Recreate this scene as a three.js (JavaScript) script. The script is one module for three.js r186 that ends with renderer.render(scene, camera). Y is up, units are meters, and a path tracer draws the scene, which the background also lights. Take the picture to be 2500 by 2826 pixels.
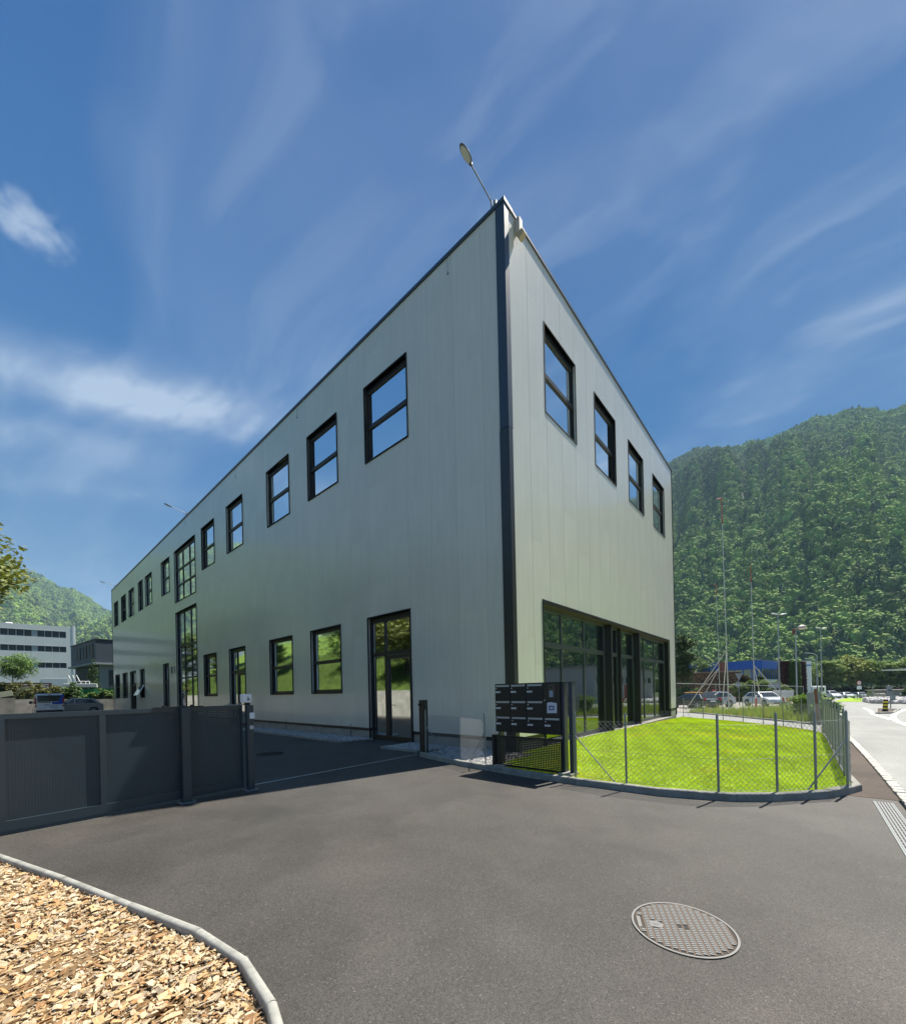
import * as THREE from 'three';
import { mergeGeometries } from 'three/addons/utils/BufferGeometryUtils.js';
import { RoundedBoxGeometry } from 'three/addons/geometries/RoundedBoxGeometry.js';

// ------------------------------------------------------------------ camera, sky, sun, exposure
const scene = new THREE.Scene();
const LENS = 1096.35, HALF = 1906.63;             // shift lens: 2500 x 2826 window of a taller frame
const camera = new THREE.PerspectiveCamera(2 * Math.atan(HALF / LENS) * 180 / Math.PI, 2500 / (2 * HALF), 0.1, 8000);
camera.setViewOffset(2500, 2 * HALF, 0, 0, 2500, 2826);
camera.position.set(0, 1.5, 0);
camera.rotation.set(0, 0, -0.02242);
scene.add(camera);

const renderer = new THREE.WebGLRenderer({ antialias: true });
renderer.toneMapping = THREE.LinearToneMapping;
renderer.toneMappingExposure = 2.15;
renderer.shadowMap.enabled = true;

const SUN_AZ = 55 * Math.PI / 180, SUN_EL = 61 * Math.PI / 180;
const sunDir = new THREE.Vector3(Math.sin(SUN_AZ) * Math.cos(SUN_EL), Math.sin(SUN_EL), -Math.cos(SUN_AZ) * Math.cos(SUN_EL));
const sun = new THREE.DirectionalLight(new THREE.Color().setRGB(1, 0.94, 0.84), 5.0);
sun.position.copy(sunDir).multiplyScalar(120);
sun.castShadow = true; sun.shadow.mapSize.set(4096, 4096);
Object.assign(sun.shadow.camera, { left: -90, right: 90, top: 90, bottom: -90, near: 1, far: 400 });
scene.add(sun, sun.target);

// ------------------------------------------------------------------ noise
function rng(seed) { let a = seed >>> 0; return () => { a = (a + 0x6D2B79F5) >>> 0; let t = a; t = Math.imul(t ^ (t >>> 15), t | 1); t ^= t + Math.imul(t ^ (t >>> 7), t | 61); return ((t ^ (t >>> 14)) >>> 0) / 4294967296; }; }
function hash(ix, iy, s) { let h = Math.imul(ix, 374761393) ^ Math.imul(iy, 668265263) ^ Math.imul(s, 2147483647 ^ 0x5bd1e995); h = Math.imul(h ^ (h >>> 13), 1274126177); h ^= h >>> 16; return (h >>> 0) / 4294967296; }
function vnoise(x, y, s = 1, per = 0) {
  let ix = Math.floor(x), iy = Math.floor(y); const fx = x - ix, fy = y - iy;
  let jx = ix + 1, jy = iy + 1;
  if (per) { ix = ((ix % per) + per) % per; iy = ((iy % per) + per) % per; jx = ((jx % per) + per) % per; jy = ((jy % per) + per) % per; }
  const u = fx * fx * (3 - 2 * fx), v = fy * fy * (3 - 2 * fy);
  const a = hash(ix, iy, s), b = hash(jx, iy, s), c = hash(ix, jy, s), d = hash(jx, jy, s);
  return a + (b - a) * u + (c - a) * v + (a - b - c + d) * u * v;
}
function fbm(x, y, o = 5, s = 1, per = 0) { let t = 0, a = 0.5, n = 0; for (let i = 0; i < o; i++) { t += a * vnoise(x, y, s + i, per); n += a; x *= 2; y *= 2; per *= 2; a *= 0.5; } return t / n; }
const sstep = (a, b, x) => { const t = Math.min(1, Math.max(0, (x - a) / (b - a))); return t * t * (3 - 2 * t); };
const mix = (a, b, t) => a + (b - a) * t;
function tex(size, fn, srgb = false) {
  const d = new Uint8Array(size * size * 4);
  for (let y = 0; y < size; y++) for (let x = 0; x < size; x++) { const c = fn(x / size, y / size, x, y), i = (y * size + x) * 4; for (let k = 0; k < 3; k++) d[i + k] = Math.max(0, Math.min(255, c[k] * 255)); d[i + 3] = c.length > 3 ? c[3] * 255 : 255; }
  const t = new THREE.DataTexture(d, size, size); t.wrapS = t.wrapT = THREE.RepeatWrapping; t.magFilter = THREE.LinearFilter; t.minFilter = THREE.LinearMipmapLinearFilter; t.generateMipmaps = true;
  if (srgb) t.colorSpace = THREE.SRGBColorSpace; t.needsUpdate = true; return t;
}

// ------------------------------------------------------------------ sky: clear blue with thin high cloud
{
  const w = 4096, h = 2048, data = new Float32Array(w * h * 4);
  const zen = [0.003, 0.044, 0.160], midc = [0.006, 0.068, 0.200], low = [0.060, 0.130, 0.23];
  for (let j = 0; j < h; j++) {
    const el = ((j + 0.5) / h - 0.5) * Math.PI, y = Math.sin(el), cy = Math.cos(el), e = Math.max(0, el) * 180 / Math.PI;
    for (let i = 0; i < w; i++) {
      const a = ((i + 0.5) / w - 0.5) * 2 * Math.PI, x = Math.cos(a) * cy, z = Math.sin(a) * cy;
      const k = (j * w + i) * 4, c = [0, 0, 0];
      const t1 = sstep(0, 34, e), t2 = sstep(22, 62, e);
      for (let q = 0; q < 3; q++) c[q] = mix(mix(low[q], midc[q], Math.pow(t1, 0.75)), zen[q], t2);
      if (el > 0) {
        const px = x / (y + 0.16), pz = z / (y + 0.16);
        // thin veil drawn out by the wind, with a few denser streaks and one small puff of cumulus
        const wx = fbm(px * 1.3 + 3, pz * 1.3, 4, 40) - 0.5, wz = fbm(px * 1.3, pz * 1.3 + 9, 4, 50) - 0.5, sx = px * 0.8 + pz * 0.6, sz = pz * 0.8 - px * 0.6;
        const n1 = fbm(sx * 0.8 + wx * 1.7 + 5, sz * 2.1 + wz * 1.7 + 2, 6, 60);
        const n2 = fbm(sx * 2.0 + wx * 2.6 + 1, sz * 8.0 + wz * 2.6 + 7, 6, 70);
        const n3 = fbm(sx * 4.5 + wx * 4 + 3, sz * 17 + wz * 4 + 1, 5, 75); let veil = sstep(0.36, 0.82, n1) * 0.15 + sstep(0.44, 0.80, n2) * sstep(0.32, 0.62, n1) * 0.14 + sstep(0.5, 0.8, n3) * sstep(0.36, 0.66, n1) * 0.10;
        const az = Math.atan2(x, -z) * 180 / Math.PI, edge = (fbm(az * 0.22, e * 0.5, 5, 80) - 0.5) * 9;
        for (const [a0, e0, sa, se, amt] of [[-48, 29.6, 24, 2.1, 0.75], [-36, 31.2, 12, 1.6, 0.4], [-47, 24.5, 12, 1.6, 0.3], [-38, 22, 13, 1.3, 0.25], [120, 34, 20, 2.6, 0.8], [-140, 27, 24, 2.4, 0.8], [44, 31, 9, 2.2, 0.3], [180, 44, 22, 3.4, 0.5], [60, 28, 10, 2, 0.4]]) {
          const da = ((az - a0 + 540) % 360) - 180, de = e - e0 - da * 0.11 + edge * 0.20;
          veil += amt * Math.exp(-(da * da) / (sa * sa)) * Math.exp(-(de * de) / (se * se)) * (0.40 + 0.7 * sstep(0.25, 0.75, n2) + 0.5 * sstep(0.4, 0.8, n3));
        }
        for (const [a0, e0, sa, se, amt] of [[-46.2, 39.6, 4.0, 2.0, 0.75], [7.5, 48, 4.5, 2.6, 0.22], [96, 41, 6, 3, 0.9], [-115, 46, 6, 3, 0.9]]) {
          const da = ((az - a0 + 540) % 360) - 180, de = e - e0, cl = fbm(az * 0.9 + wx * 3, e * 1.3 + wz * 3, 6, 90);
          const m = Math.exp(-(da * da) / (sa * sa) - (de * de) / (se * se)); veil += amt * sstep(0.46, 0.95, m * 0.62 + cl * 0.56) * m * 1.1;
        }
        veil = Math.min(0.92, veil);
        const d = Math.max(0, x * sunDir.x + y * sunDir.y + z * sunDir.z), glow = Math.pow(d, 10) * 0.012 + Math.pow(d, 120) * 0.35;
        const cl = [0.235, 0.285, 0.365];
        for (let q = 0; q < 3; q++) { c[q] = mix(c[q], cl[q], veil); c[q] += glow * [1, 1, 0.98][q]; }
      }
      data[k] = c[0]; data[k + 1] = c[1]; data[k + 2] = c[2]; data[k + 3] = 1;
    }
  }
  const sky = new THREE.DataTexture(data, w, h, THREE.RGBAFormat, THREE.FloatType);
  sky.mapping = THREE.EquirectangularReflectionMapping; sky.magFilter = THREE.LinearFilter; sky.minFilter = THREE.LinearFilter; sky.needsUpdate = true;
  scene.background = sky; scene.environment = sky;
}
scene.fog = new THREE.FogExp2(new THREE.Color().setRGB(0.50, 0.77, 1.0), 0.00016);

// ------------------------------------------------------------------ frames of reference
// site frame: origin at the building's near corner, +x along its street front, -z along its yard front
const CX = 1.414, CZ = 9.135, YAW = 0.7215, TH = Math.PI / 2 - YAW;
const DL = [-Math.cos(YAW), Math.sin(YAW)], DR = [Math.sin(YAW), Math.cos(YAW)];
const world = (lx, y, lz) => new THREE.Vector3(CX + lx * DR[0] - lz * DL[0], y, -(CZ + lx * DR[1] - lz * DL[1]));
const siteOf = (X, d) => [(X - CX) * DR[0] + (d - CZ) * DR[1], -((X - CX) * DL[0] + (d - CZ) * DL[1])];
const H = lx => { const q = Math.min(150, Math.max(0, lx - 2)); return -0.02 * q * q / (q + 4); };
const gy = (X, d) => H(siteOf(X, d)[0]);

// ------------------------------------------------------------------ building blocks
const V = (x, y, z) => new THREE.Vector3(x, y, z);
function box(x0, x1, y0, y1, z0, z1) {
  const w = Math.abs(x1 - x0), h = Math.abs(y1 - y0), d = Math.abs(z1 - z0), g = new THREE.BoxGeometry(w, h, d), uv = g.attributes.uv, off = (x0 * 7.3 + z0 * 3.1) % 5;
  const s = [[d, h], [d, h], [w, d], [w, d], [w, h], [w, h]];
  for (let f = 0; f < 6; f++) for (let k = 0; k < 4; k++) uv.setXY(f * 4 + k, uv.getX(f * 4 + k) * s[f][0] + off, uv.getY(f * 4 + k) * s[f][1] + off * 0.7);
  g.translate((x0 + x1) / 2, (y0 + y1) / 2, (z0 + z1) / 2); return g;
}
function rbox(x0, x1, y0, y1, z0, z1, r = 0.01, seg = 2) { const g = new RoundedBoxGeometry(x1 - x0, y1 - y0, z1 - z0, seg, r); g.translate((x0 + x1) / 2, (y0 + y1) / 2, (z0 + z1) / 2); return g; }
function rod(a, b, r, seg = 8, r2 = r) { const d = b.clone().sub(a), g = new THREE.CylinderGeometry(r2, r, d.length(), seg, 1); g.applyQuaternion(new THREE.Quaternion().setFromUnitVectors(V(0, 1, 0), d.clone().normalize())); g.translate((a.x + b.x) / 2, (a.y + b.y) / 2, (a.z + b.z) / 2); return g; }
function tube(pts, r, seg = 24, rs = 6) { return new THREE.TubeGeometry(new THREE.CatmullRomCurve3(pts), seg, r, rs); }
function prism(pts, z0, z1) { const s = new THREE.Shape(pts.map(p => new THREE.Vector2(p[0], p[1]))), g = new THREE.ExtrudeGeometry(s, { depth: z1 - z0, bevelEnabled: false }); g.translate(0, 0, z0); return g; }
function disc(x, y, z, r, d, axis = 'z', seg = 20) { const g = new THREE.CylinderGeometry(r, r, d, seg); if (axis === 'z') g.rotateX(Math.PI / 2); if (axis === 'x') g.rotateZ(Math.PI / 2); g.translate(x, y, z); return g; }
const clean = g => { let q = g.index ? g.toNonIndexed() : g; for (const k of Object.keys(q.attributes)) if (!['position', 'normal', 'uv'].includes(k)) q.deleteAttribute(k); if (!q.attributes.uv) q.setAttribute('uv', new THREE.BufferAttribute(new Float32Array(q.attributes.position.count * 2), 2)); return q; };
const join = gs => Array.isArray(gs) ? (gs.length === 1 ? gs[0] : mergeGeometries(gs.map(clean))) : gs;
const used = {};
function numbered(name) { const n = used[name] = (used[name] ?? -1) + 1; return n ? `${name}_${String(n).padStart(3, '0')}` : name; }
function obj(name, gs, m, parent = scene) { const o = new THREE.Mesh(join(gs), m); o.name = parent === scene ? numbered(name) : name; o.castShadow = o.receiveShadow = true; parent.add(o); return o; }
function tag(o, label, category, group) { o.userData = { label, category }; if (group) o.userData.group = group; return o; }
function struct(name, gs, m) { const o = obj(name, gs, m); o.userData.kind = 'structure'; return o; }
function site(o, lx = 0, y = 0, lz = 0, turn = 0) { o.position.copy(world(lx, y, lz)); o.rotation.y = TH + turn; return o; }
// a thing in the site frame; its parts are laid out in metres from its base
function thing(name, label, category, [lx, y, lz] = [0, 0, 0], turn = 0, group) { const o = new THREE.Group(); o.name = numbered(name); scene.add(o); site(o, lx, y, lz, turn); return tag(o, label, category, group); }
// a thing placed in the open, by metres right of and ahead of the road corner where the picture is taken
function far(name, label, category, X, d, turn = 0, group, y = gy(X, d)) { const o = new THREE.Group(); o.name = numbered(name); scene.add(o); o.position.set(X, y, -d); o.rotation.y = turn; return tag(o, label, category, group); }
function dup(root, X, y, d, turn, label, scale = 1, group) { const r = root.clone(); r.name = numbered(root.name.replace(/_\d{3}$/, '')); scene.add(r); r.position.set(X, y, -d); r.rotation.y = turn; r.scale.setScalar(scale); r.userData = { ...root.userData, label }; if (group) r.userData.group = group; return r; }
// rectangle minus holes, as rectangles [a0,a1,b0,b1]
function minus([a0, a1, b0, b1], holes) {
  const xs = [...new Set([a0, a1, ...holes.flatMap(h => [h[0], h[1]])].filter(v => v >= a0 && v <= a1))].sort((p, q) => p - q), out = [];
  for (let i = 0; i + 1 < xs.length; i++) { if (xs[i + 1] - xs[i] < 1e-4) continue; const m = (xs[i] + xs[i + 1]) / 2; let segs = [[b0, b1]];
    for (const h of holes) if (h[0] < m && h[1] > m) segs = segs.flatMap(([p, q]) => { const r = []; if (h[2] > p) r.push([p, Math.min(q, h[2])]); if (h[3] < q) r.push([Math.max(p, h[3]), q]); return r.filter(t => t[1] - t[0] > 1e-4); });
    for (const [p, q] of segs) out.push([xs[i], xs[i + 1], p, q]); }
  return out;
}

// ------------------------------------------------------------------ materials
const rgb = (r, g, b) => new THREE.Color().setRGB(r, g, b);
const std = (c, rough = 0.7, metal = 0, extra = {}) => new THREE.MeshStandardMaterial({ color: Array.isArray(c) ? rgb(...c) : c, roughness: rough, metalness: metal, ...extra });
const phys = (c, rough, extra = {}) => new THREE.MeshPhysicalMaterial({ color: rgb(...c), roughness: rough, ...extra });
const rep = (t, s) => { const c = t.clone(); c.repeat.set(1 / s, 1 / s); c.needsUpdate = true; return c; };
const rep2 = (t, s, q) => { const c = t.clone(); c.repeat.set(1 / s, 1 / q); c.needsUpdate = true; return c; };
const tAsphalt = tex(2048, (u, v, x, y) => {
  const big = fbm(u * 5, v * 5, 4, 3, 5), mid = fbm(u * 24, v * 24, 3, 9, 24), g = hash(x >> 1, y >> 1, 5), f = hash(x, y, 6), sp = hash(x >> 1, (y >> 1) + 7777, 8);
  const ar = fbm(u * 9 + big * 2, v * 9 + mid, 4, 27, 9); let l = 0.375 + (big - 0.5) * 0.13 + (ar - 0.5) * 0.10 + (mid - 0.5) * 0.07 + (g - 0.5) * 0.12 + (f - 0.5) * 0.10; if (sp > 0.991) l += 0.2; if (sp < 0.02) l -= 0.1; const w = fbm(u * 4 + 2, v * 4, 3, 15, 4) - 0.5;
  return [l * (1.02 + w * 0.07), l, l * (0.965 - w * 0.06)];
}, true);
const tRoad = tex(1024, (u, v, x, y) => { const big = fbm(u * 5, v * 5, 4, 13, 5), st = fbm(u * 3, v * 26, 3, 17, 26), g = hash(x >> 1, y >> 1, 15), f = hash(x, y, 16), l = 0.64 + (big - 0.5) * 0.16 + (st - 0.5) * 0.08 + (g - 0.5) * 0.10 + (f - 0.5) * 0.06; return [l, l, l * 0.985]; }, true);
const tGrain = tex(1024, (u, v, x, y) => { const l = 0.5 + (hash(x, y, 2) - 0.5) * 0.45 + (hash(x >> 1, y >> 1, 4) - 0.5) * 0.4 + (fbm(u * 64, v * 64, 2, 7, 64) - 0.5) * 0.3; return [l, l, l]; });
const tMottle = tex(1024, (u, v, x, y) => { const l = 0.5 + (fbm(u * 8, v * 8, 5, 21, 8) - 0.5) * 0.75 + (hash(x, y, 3) - 0.5) * 0.08; return [l, l, l]; });
const tConcrete = tex(1024, (u, v, x, y) => { const a = fbm(u * 6, v * 6, 5, 31, 6), b = fbm(u * 40, v * 40, 3, 33, 40), s = hash(x, y, 9), pit = vnoise(u * 120, v * 120, 35, 120) > 0.93 ? -0.12 : 0, l = 0.76 + (a - 0.5) * 0.26 + (b - 0.5) * 0.10 + (s - 0.5) * 0.06 + pit; return [l, l * 0.985, l * 0.95]; }, true);
const tPanel = tex(1024, (u, v, x, y) => { const a = fbm(u * 5, v * 3, 4, 41, 5), st = fbm(u * 60, v * 2, 3, 43, 60), l = 0.93 + (a - 0.5) * 0.05 + (st - 0.5) * 0.04 + (hash(x, y, 9) - 0.5) * 0.01; return [l, l, l]; }, true);
const tWood = tex(256, (u, v, x, y) => { const l = 0.8 + (fbm(u * 3, v * 40, 4, 51, 0) - 0.5) * 0.5; return [l, l * 0.93, l * 0.82]; }, true);
const tGrass = tex(1024, (u, v, x, y) => { const a = fbm(u * 10, v * 10, 5, 61, 10), b = hash(x, y, 3), l = 0.78 + (a - 0.5) * 0.35 + (b - 0.5) * 0.3; return [l * (0.92 + 0.2 * (a - 0.5)), l, l * 0.35]; }, true);
const tStone = tex(1024, (u, v, x, y) => {  // rubble courses too fine to pick apart from the road
  const row = Math.floor(v * 22), sh = hash(row, 1, 71) * 3, ww = 7 + Math.floor(hash(row, 2, 71) * 6), c = Math.floor(u * ww + sh), fu = u * ww + sh - c, fv = v * 22 - row; const j = Math.min(fu, 1 - fu) * 2.2, k = Math.min(fv, 1 - fv) * 2, e = sstep(0.04, 0.22, Math.min(j, k));
  const t = hash(((c % 50) + 50) % 50, row, 73), l = (0.30 + t * 0.30 + (fbm(u * 50, v * 50, 3, 75, 50) - 0.5) * 0.25) * mix(0.45, 1, e); return [l * 1.12, l * 0.95, l * 0.78];
}, true);
const tHole = tex(64, (u, v) => { const r = Math.hypot(u - 0.5, v - 0.5), a = r < 0.21 ? 0 : 1; return [a, a, a, a]; });

const tHoleWide = tex(64, (u, v) => { const a = Math.hypot(u - 0.5, v - 0.5) < 0.28 ? 0 : 1; return [a, a, a, a]; });
const M = {
  asphalt: std([0.41, 0.395, 0.375], 0.62, 0, { map: rep(tAsphalt, 7.3), bumpMap: rep(tGrain, 1.3), bumpScale: 0.004 }),
  road: std([0.56, 0.575, 0.565], 0.72, 0, { map: rep(tRoad, 9.1), bumpMap: rep(tGrain, 1.6), bumpScale: 0.003 }),
  pavement: std([0.56, 0.43, 0.36], 0.85, 0, { map: rep(tAsphalt, 5.9), bumpMap: rep(tGrain, 1.1), bumpScale: 0.004 }),
  paint: std([0.78, 0.78, 0.76], 0.7, 0, { bumpMap: rep(tGrain, 1), bumpScale: 0.002 }),
  concrete: std([0.52, 0.52, 0.50], 0.9, 0, { map: rep(tConcrete, 1.9), bumpMap: rep(tMottle, 0.6), bumpScale: 0.004 }),
  kerb: std([0.46, 0.475, 0.455], 0.88, 0, { map: rep(tConcrete, 0.9), bumpMap: rep(tGrain, 0.5), bumpScale: 0.002 }),
  panel: phys([0.70, 0.695, 0.61], 0.28, { map: rep(tPanel, 3.1), bumpMap: rep(tMottle, 2.7), bumpScale: 0.003, clearcoat: 0.5, clearcoatRoughness: 0.10 }),
  navy: phys([0.022, 0.034, 0.052], 0.38, { clearcoat: 0.2, clearcoatRoughness: 0.3 }),
  black: std([0.012, 0.012, 0.012], 0.42, 0.0),
  bronze: std([0.030, 0.027, 0.022], 0.45, 0.2),
  alu: std([0.10, 0.11, 0.115], 0.45, 0.5),
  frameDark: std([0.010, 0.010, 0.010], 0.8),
  core: std([0.05, 0.05, 0.05], 0.9),
  roof: std([0.22, 0.22, 0.22], 0.9),
  glass: std([0.84, 0.90, 0.91], 0.01, 1.0, { bumpMap: rep(tMottle, 3.3), bumpScale: 0.0005 }),
  shopglass: new THREE.MeshPhysicalMaterial({ color: rgb(0.62, 0.74, 0.70), roughness: 0.0, metalness: 0, transmission: 1, thickness: 0, ior: 2.9 }),
  gate: phys([0.026, 0.042, 0.054], 0.36, { clearcoat: 0.25, clearcoatRoughness: 0.3 }),
  gatePerf: phys([0.026, 0.042, 0.054], 0.40, { alphaMap: rep2(tHole, 0.025, 0.028), alphaTest: 0.5, side: THREE.DoubleSide }),
  boxPerf: phys([0.014, 0.016, 0.017], 0.42, { alphaMap: rep(tHoleWide, 0.031), alphaTest: 0.5, side: THREE.DoubleSide }),
  mailDark: std([0.016, 0.018, 0.018], 0.38, 0.2),
  mailBronze: std([0.036, 0.031, 0.025], 0.36, 0.3),
  steel: std([0.52, 0.54, 0.55], 0.42, 0.85),
  galv: std([0.24, 0.265, 0.27], 0.5, 0.5, { bumpMap: rep(tMottle, 0.12), bumpScale: 0.0004 }),
  wire: std([0.26, 0.28, 0.285], 0.5, 0.6),
  white: std([0.78, 0.79, 0.79], 0.5), paper: std([0.72, 0.73, 0.74], 0.8),
  lens: std([0.55, 0.56, 0.52], 0.35),
  beige: std([0.46, 0.43, 0.36], 0.55), amber: std([0.36, 0.20, 0.05], 0.5),
  lawnSoil: std([0.50, 0.66, 0.05], 0.95, 0, { map: rep(tGrass, 2.3), bumpMap: rep(tGrain, 0.7), bumpScale: 0.01 }),
  blade: phys([1, 1, 1], 0.65, { transmission: 0 }),
  field: std([0.07, 0.095, 0.03], 0.95, 0, { map: rep(tGrass, 7), bumpMap: rep(tGrain, 2), bumpScale: 0.02 }),
  gravelBed: std([0.32, 0.32, 0.31], 0.95, 0, { map: rep(tConcrete, 1.4), bumpMap: rep(tGrain, 0.4), bumpScale: 0.012 }),
  lot: std([0.50, 0.49, 0.46], 0.95, 0, { map: rep(tConcrete, 3.7), bumpMap: rep(tGrain, 1.1), bumpScale: 0.02 }),
  pebble: std([1, 1, 1], 0.85), chip: std([1, 1, 1], 0.8, 0, { map: tWood }),
  bedSoil: std([0.30, 0.19, 0.09], 0.95, 0, { map: rep(tConcrete, 0.7) }),
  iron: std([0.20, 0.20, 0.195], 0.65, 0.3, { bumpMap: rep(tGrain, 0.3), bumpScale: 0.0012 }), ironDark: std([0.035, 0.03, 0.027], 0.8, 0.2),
  bark: std([0.10, 0.075, 0.05], 0.95, 0, { bumpMap: rep(tMottle, 0.5), bumpScale: 0.02 }),
  rubber: std([0.015, 0.015, 0.015], 0.85), chrome: std([0.6, 0.6, 0.6], 0.25, 1), carGlass: std([0.05, 0.06, 0.065], 0.05, 0.3), carRed: phys([0.30, 0.012, 0.012], 0.25, { clearcoat: 0.5 }),
  forestFloor: std([0.04, 0.062, 0.022], 1),
};
const leafMat = (c, t = 0.25) => new THREE.MeshPhysicalMaterial({ color: rgb(...c), roughness: 0.9, transmission: t, thickness: 0, side: THREE.DoubleSide });

// ================================================================== GROUND
function clip(poly, a, b) { // keep a <= x <= b
  for (const [lim, keep] of [[a, 1], [b, -1]]) { const out = []; for (let i = 0; i < poly.length; i++) { const p = poly[i], q = poly[(i + 1) % poly.length], pi = (p[0] - lim) * keep >= 0, qi = (q[0] - lim) * keep >= 0; if (pi) out.push(p); if (pi !== qi) { const t = (lim - p[0]) / (q[0] - p[0]); out.push([lim, p[1] + (q[1] - p[1]) * t]); } } poly = out; }
  return poly;
}
// a sheet over a site polygon [x, z], lying `lift` above the ground
function sheet(poly, lift, height = x => H(x)) {
  const pos = [], uv = [], x0 = Math.min(...poly.map(p => p[0])), x1 = Math.max(...poly.map(p => p[0]));
  const cuts = [x0]; for (let x = x0; x < x1;) { x += x < 1.5 ? Math.min(1.5 - x + 0.001, 500) : x < 40 ? 2 : x < 160 ? 8 : 500; cuts.push(Math.min(x, x1)); }
  for (let i = 0; i + 1 < cuts.length; i++) {
    const c = clip(poly, cuts[i], cuts[i + 1]).filter((p, k, a) => Math.hypot(p[0] - a[(k + 1) % a.length][0], p[1] - a[(k + 1) % a.length][1]) > 1e-5); if (c.length < 3) continue;
    for (const t of THREE.ShapeUtils.triangulateShape(c.map(p => new THREE.Vector2(p[0], p[1])), [])) {
      let [a, b, d] = t.map(k => c[k]); if ((b[0] - a[0]) * (d[1] - a[1]) - (b[1] - a[1]) * (d[0] - a[0]) > 0) [b, d] = [d, b];
      for (const p of [a, b, d]) { pos.push(p[0], height(p[0], p[1]) + lift, p[1]); uv.push(p[0], p[1]); }
    }
  }
  const g = new THREE.BufferGeometry(); g.setAttribute('position', new THREE.Float32BufferAttribute(pos, 3)); g.setAttribute('uv', new THREE.Float32BufferAttribute(uv, 2)); g.computeVertexNormals(); return g;
}
site(struct('ground', sheet([[-2600, -2600], [2600, -2600], [2600, 2600], [-2600, 2600]], -0.03), M.field));
site(struct('driveway', sheet([[-40, -53.6], [0.1, -53.6], [0.1, 0.3], [-0.4, 5.56], [-0.42, 5.84], [-40, 5.84]], 0.0), M.asphalt));
site(struct('road', sheet([[-60, 5.99], [13.2, 5.99], [14.6, 4.9], [17, 6.2], [40, 6.6], [75, 6.2], [170, 10.5], [170, 70], [-60, 70]], 0.0), M.road));
site(struct('pavement', sheet([[-0.42, 5.4], [11, 5.4], [13.0, 5.5], [13.2, 5.86], [-0.42, 5.86]], 0.004), M.pavement));
const backEdge = [[16.3, -0.1], [15.06, 1.26], [14, 2.2], [13, 3.04], [12, 3.78], [11, 4.4], [10.1, 4.89], [9.38, 5.2], [8.5, 5.37]];
site(struct('path', sheet([[9.2, 5.5], ...[...backEdge].reverse(), [15.4, -0.2], [24, -2.2], [23.4, -1.2], [18.2, 2.47], [14.4, 4.78], [13.3, 5.5]], 0.002), M.road));
site(struct('parking_lot', sheet([[22.5, 1.6], [28, -8], [95, -14], [95, 4.4], [60, 4.0], [36, 4.6], [30, 4.2], [26, 3.2]], 0.004), M.lot));
// road markings and the island at the junction
{
  const P = M.paint, line = (pts, w) => { const gs = []; for (let i = 0; i + 1 < pts.length; i++) { const [a, b] = [pts[i], pts[i + 1]], dx = b[0] - a[0], dz = b[1] - a[1], l = Math.hypot(dx, dz), nx = -dz / l * w / 2, nz = dx / l * w / 2; gs.push(sheet([[a[0] + nx, a[1] + nz], [b[0] + nx, b[1] + nz], [b[0] - nx, b[1] - nz], [a[0] - nx, a[1] - nz]], 0.006)); } return gs; };
  site(struct('road_marking', [...line([[39.1, 8.7], [32.7, 8.5], [26, 8.03], [24.2, 8.0]], 0.18)], P));
  site(struct('road_marking', [...line([[37.1, 10.8], [31, 9.7], [25.4, 8.78], [21.3, 8.3], [18.1, 8.02], [15.0, 7.93], [11, 7.9]], 0.2)], P));
  for (let i = 0; i < 5; i++) site(struct('road_marking', line([[23.4 - i * 0.9, 8.0 + i * 0.01], [22.9 - i * 0.9, 8.0 + i * 0.01]], 0.3), P));
}
// kerbs: every stone its own piece
function stoneRun(name, pts, w, h, mat, gap = 0.004, r = 0.02, base = -0.06, round = false) {
  const g = new THREE.Group(); g.name = numbered(name); scene.add(g); site(g); g.userData.kind = 'structure';
  for (let i = 0; i + 1 < pts.length; i++) {
    const [a, b] = [pts[i], pts[i + 1]], dx = b[0] - a[0], dz = b[1] - a[1], l = Math.hypot(dx, dz) - gap, sh = new THREE.Shape();
    const hh = h + ((i * 7) % 5 - 2) * 0.0012; sh.moveTo(0, base); sh.lineTo(0, hh - r); sh.quadraticCurveTo(0, hh, r, hh); sh.lineTo(w - r, hh); sh.quadraticCurveTo(w, hh, w, hh - r); sh.lineTo(w, base);
    const geo = new THREE.ExtrudeGeometry(sh, { depth: l, bevelEnabled: false, curveSegments: round ? 6 : 3 }), uv = geo.attributes.uv; for (let k = 0; k < uv.count; k++) uv.setXY(k, uv.getX(k) + i * 0.37, uv.getY(k) + i * 0.21);
    const m = obj('kerb_stone', geo, mat, g); m.position.set(a[0] + dx / Math.hypot(dx, dz) * gap / 2, H((a[0] + b[0]) / 2), a[1] + dz / Math.hypot(dx, dz) * gap / 2); m.rotation.y = Math.atan2(dx, dz);
  }
  return g;
}
const lawnKerb = [[-1.43, -1.69], [-1.63, -0.88], [-1.79, -0.07], [-1.86, 0.72], [-1.93, 1.52], [-1.935, 2.3], [-1.90, 3.02], [-1.88, 3.48], [-1.75, 3.92], [-1.60, 4.31], [-1.34, 4.66], [-1.04, 4.95], [-0.75, 5.21], [-0.35, 5.42], [-0.02, 5.56]];
stoneRun('lawn_kerb', lawnKerb, 0.10, 0.10, M.kerb);
stoneRun('lawn_kerb', [[-0.02, 5.56], [0.98, 5.5], [1.98, 5.49], [2.98, 5.49], [3.98, 5.49], [4.98, 5.49], [5.98, 5.49], [6.98, 5.48], [7.98, 5.46]], 0.08, 0.09, M.kerb);
stoneRun('gravel_kerb', Array.from({ length: 9 }, (_, i) => [-1.05, -13.6 + i * 1.0012]), 0.08, 0.06, M.kerb);
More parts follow.
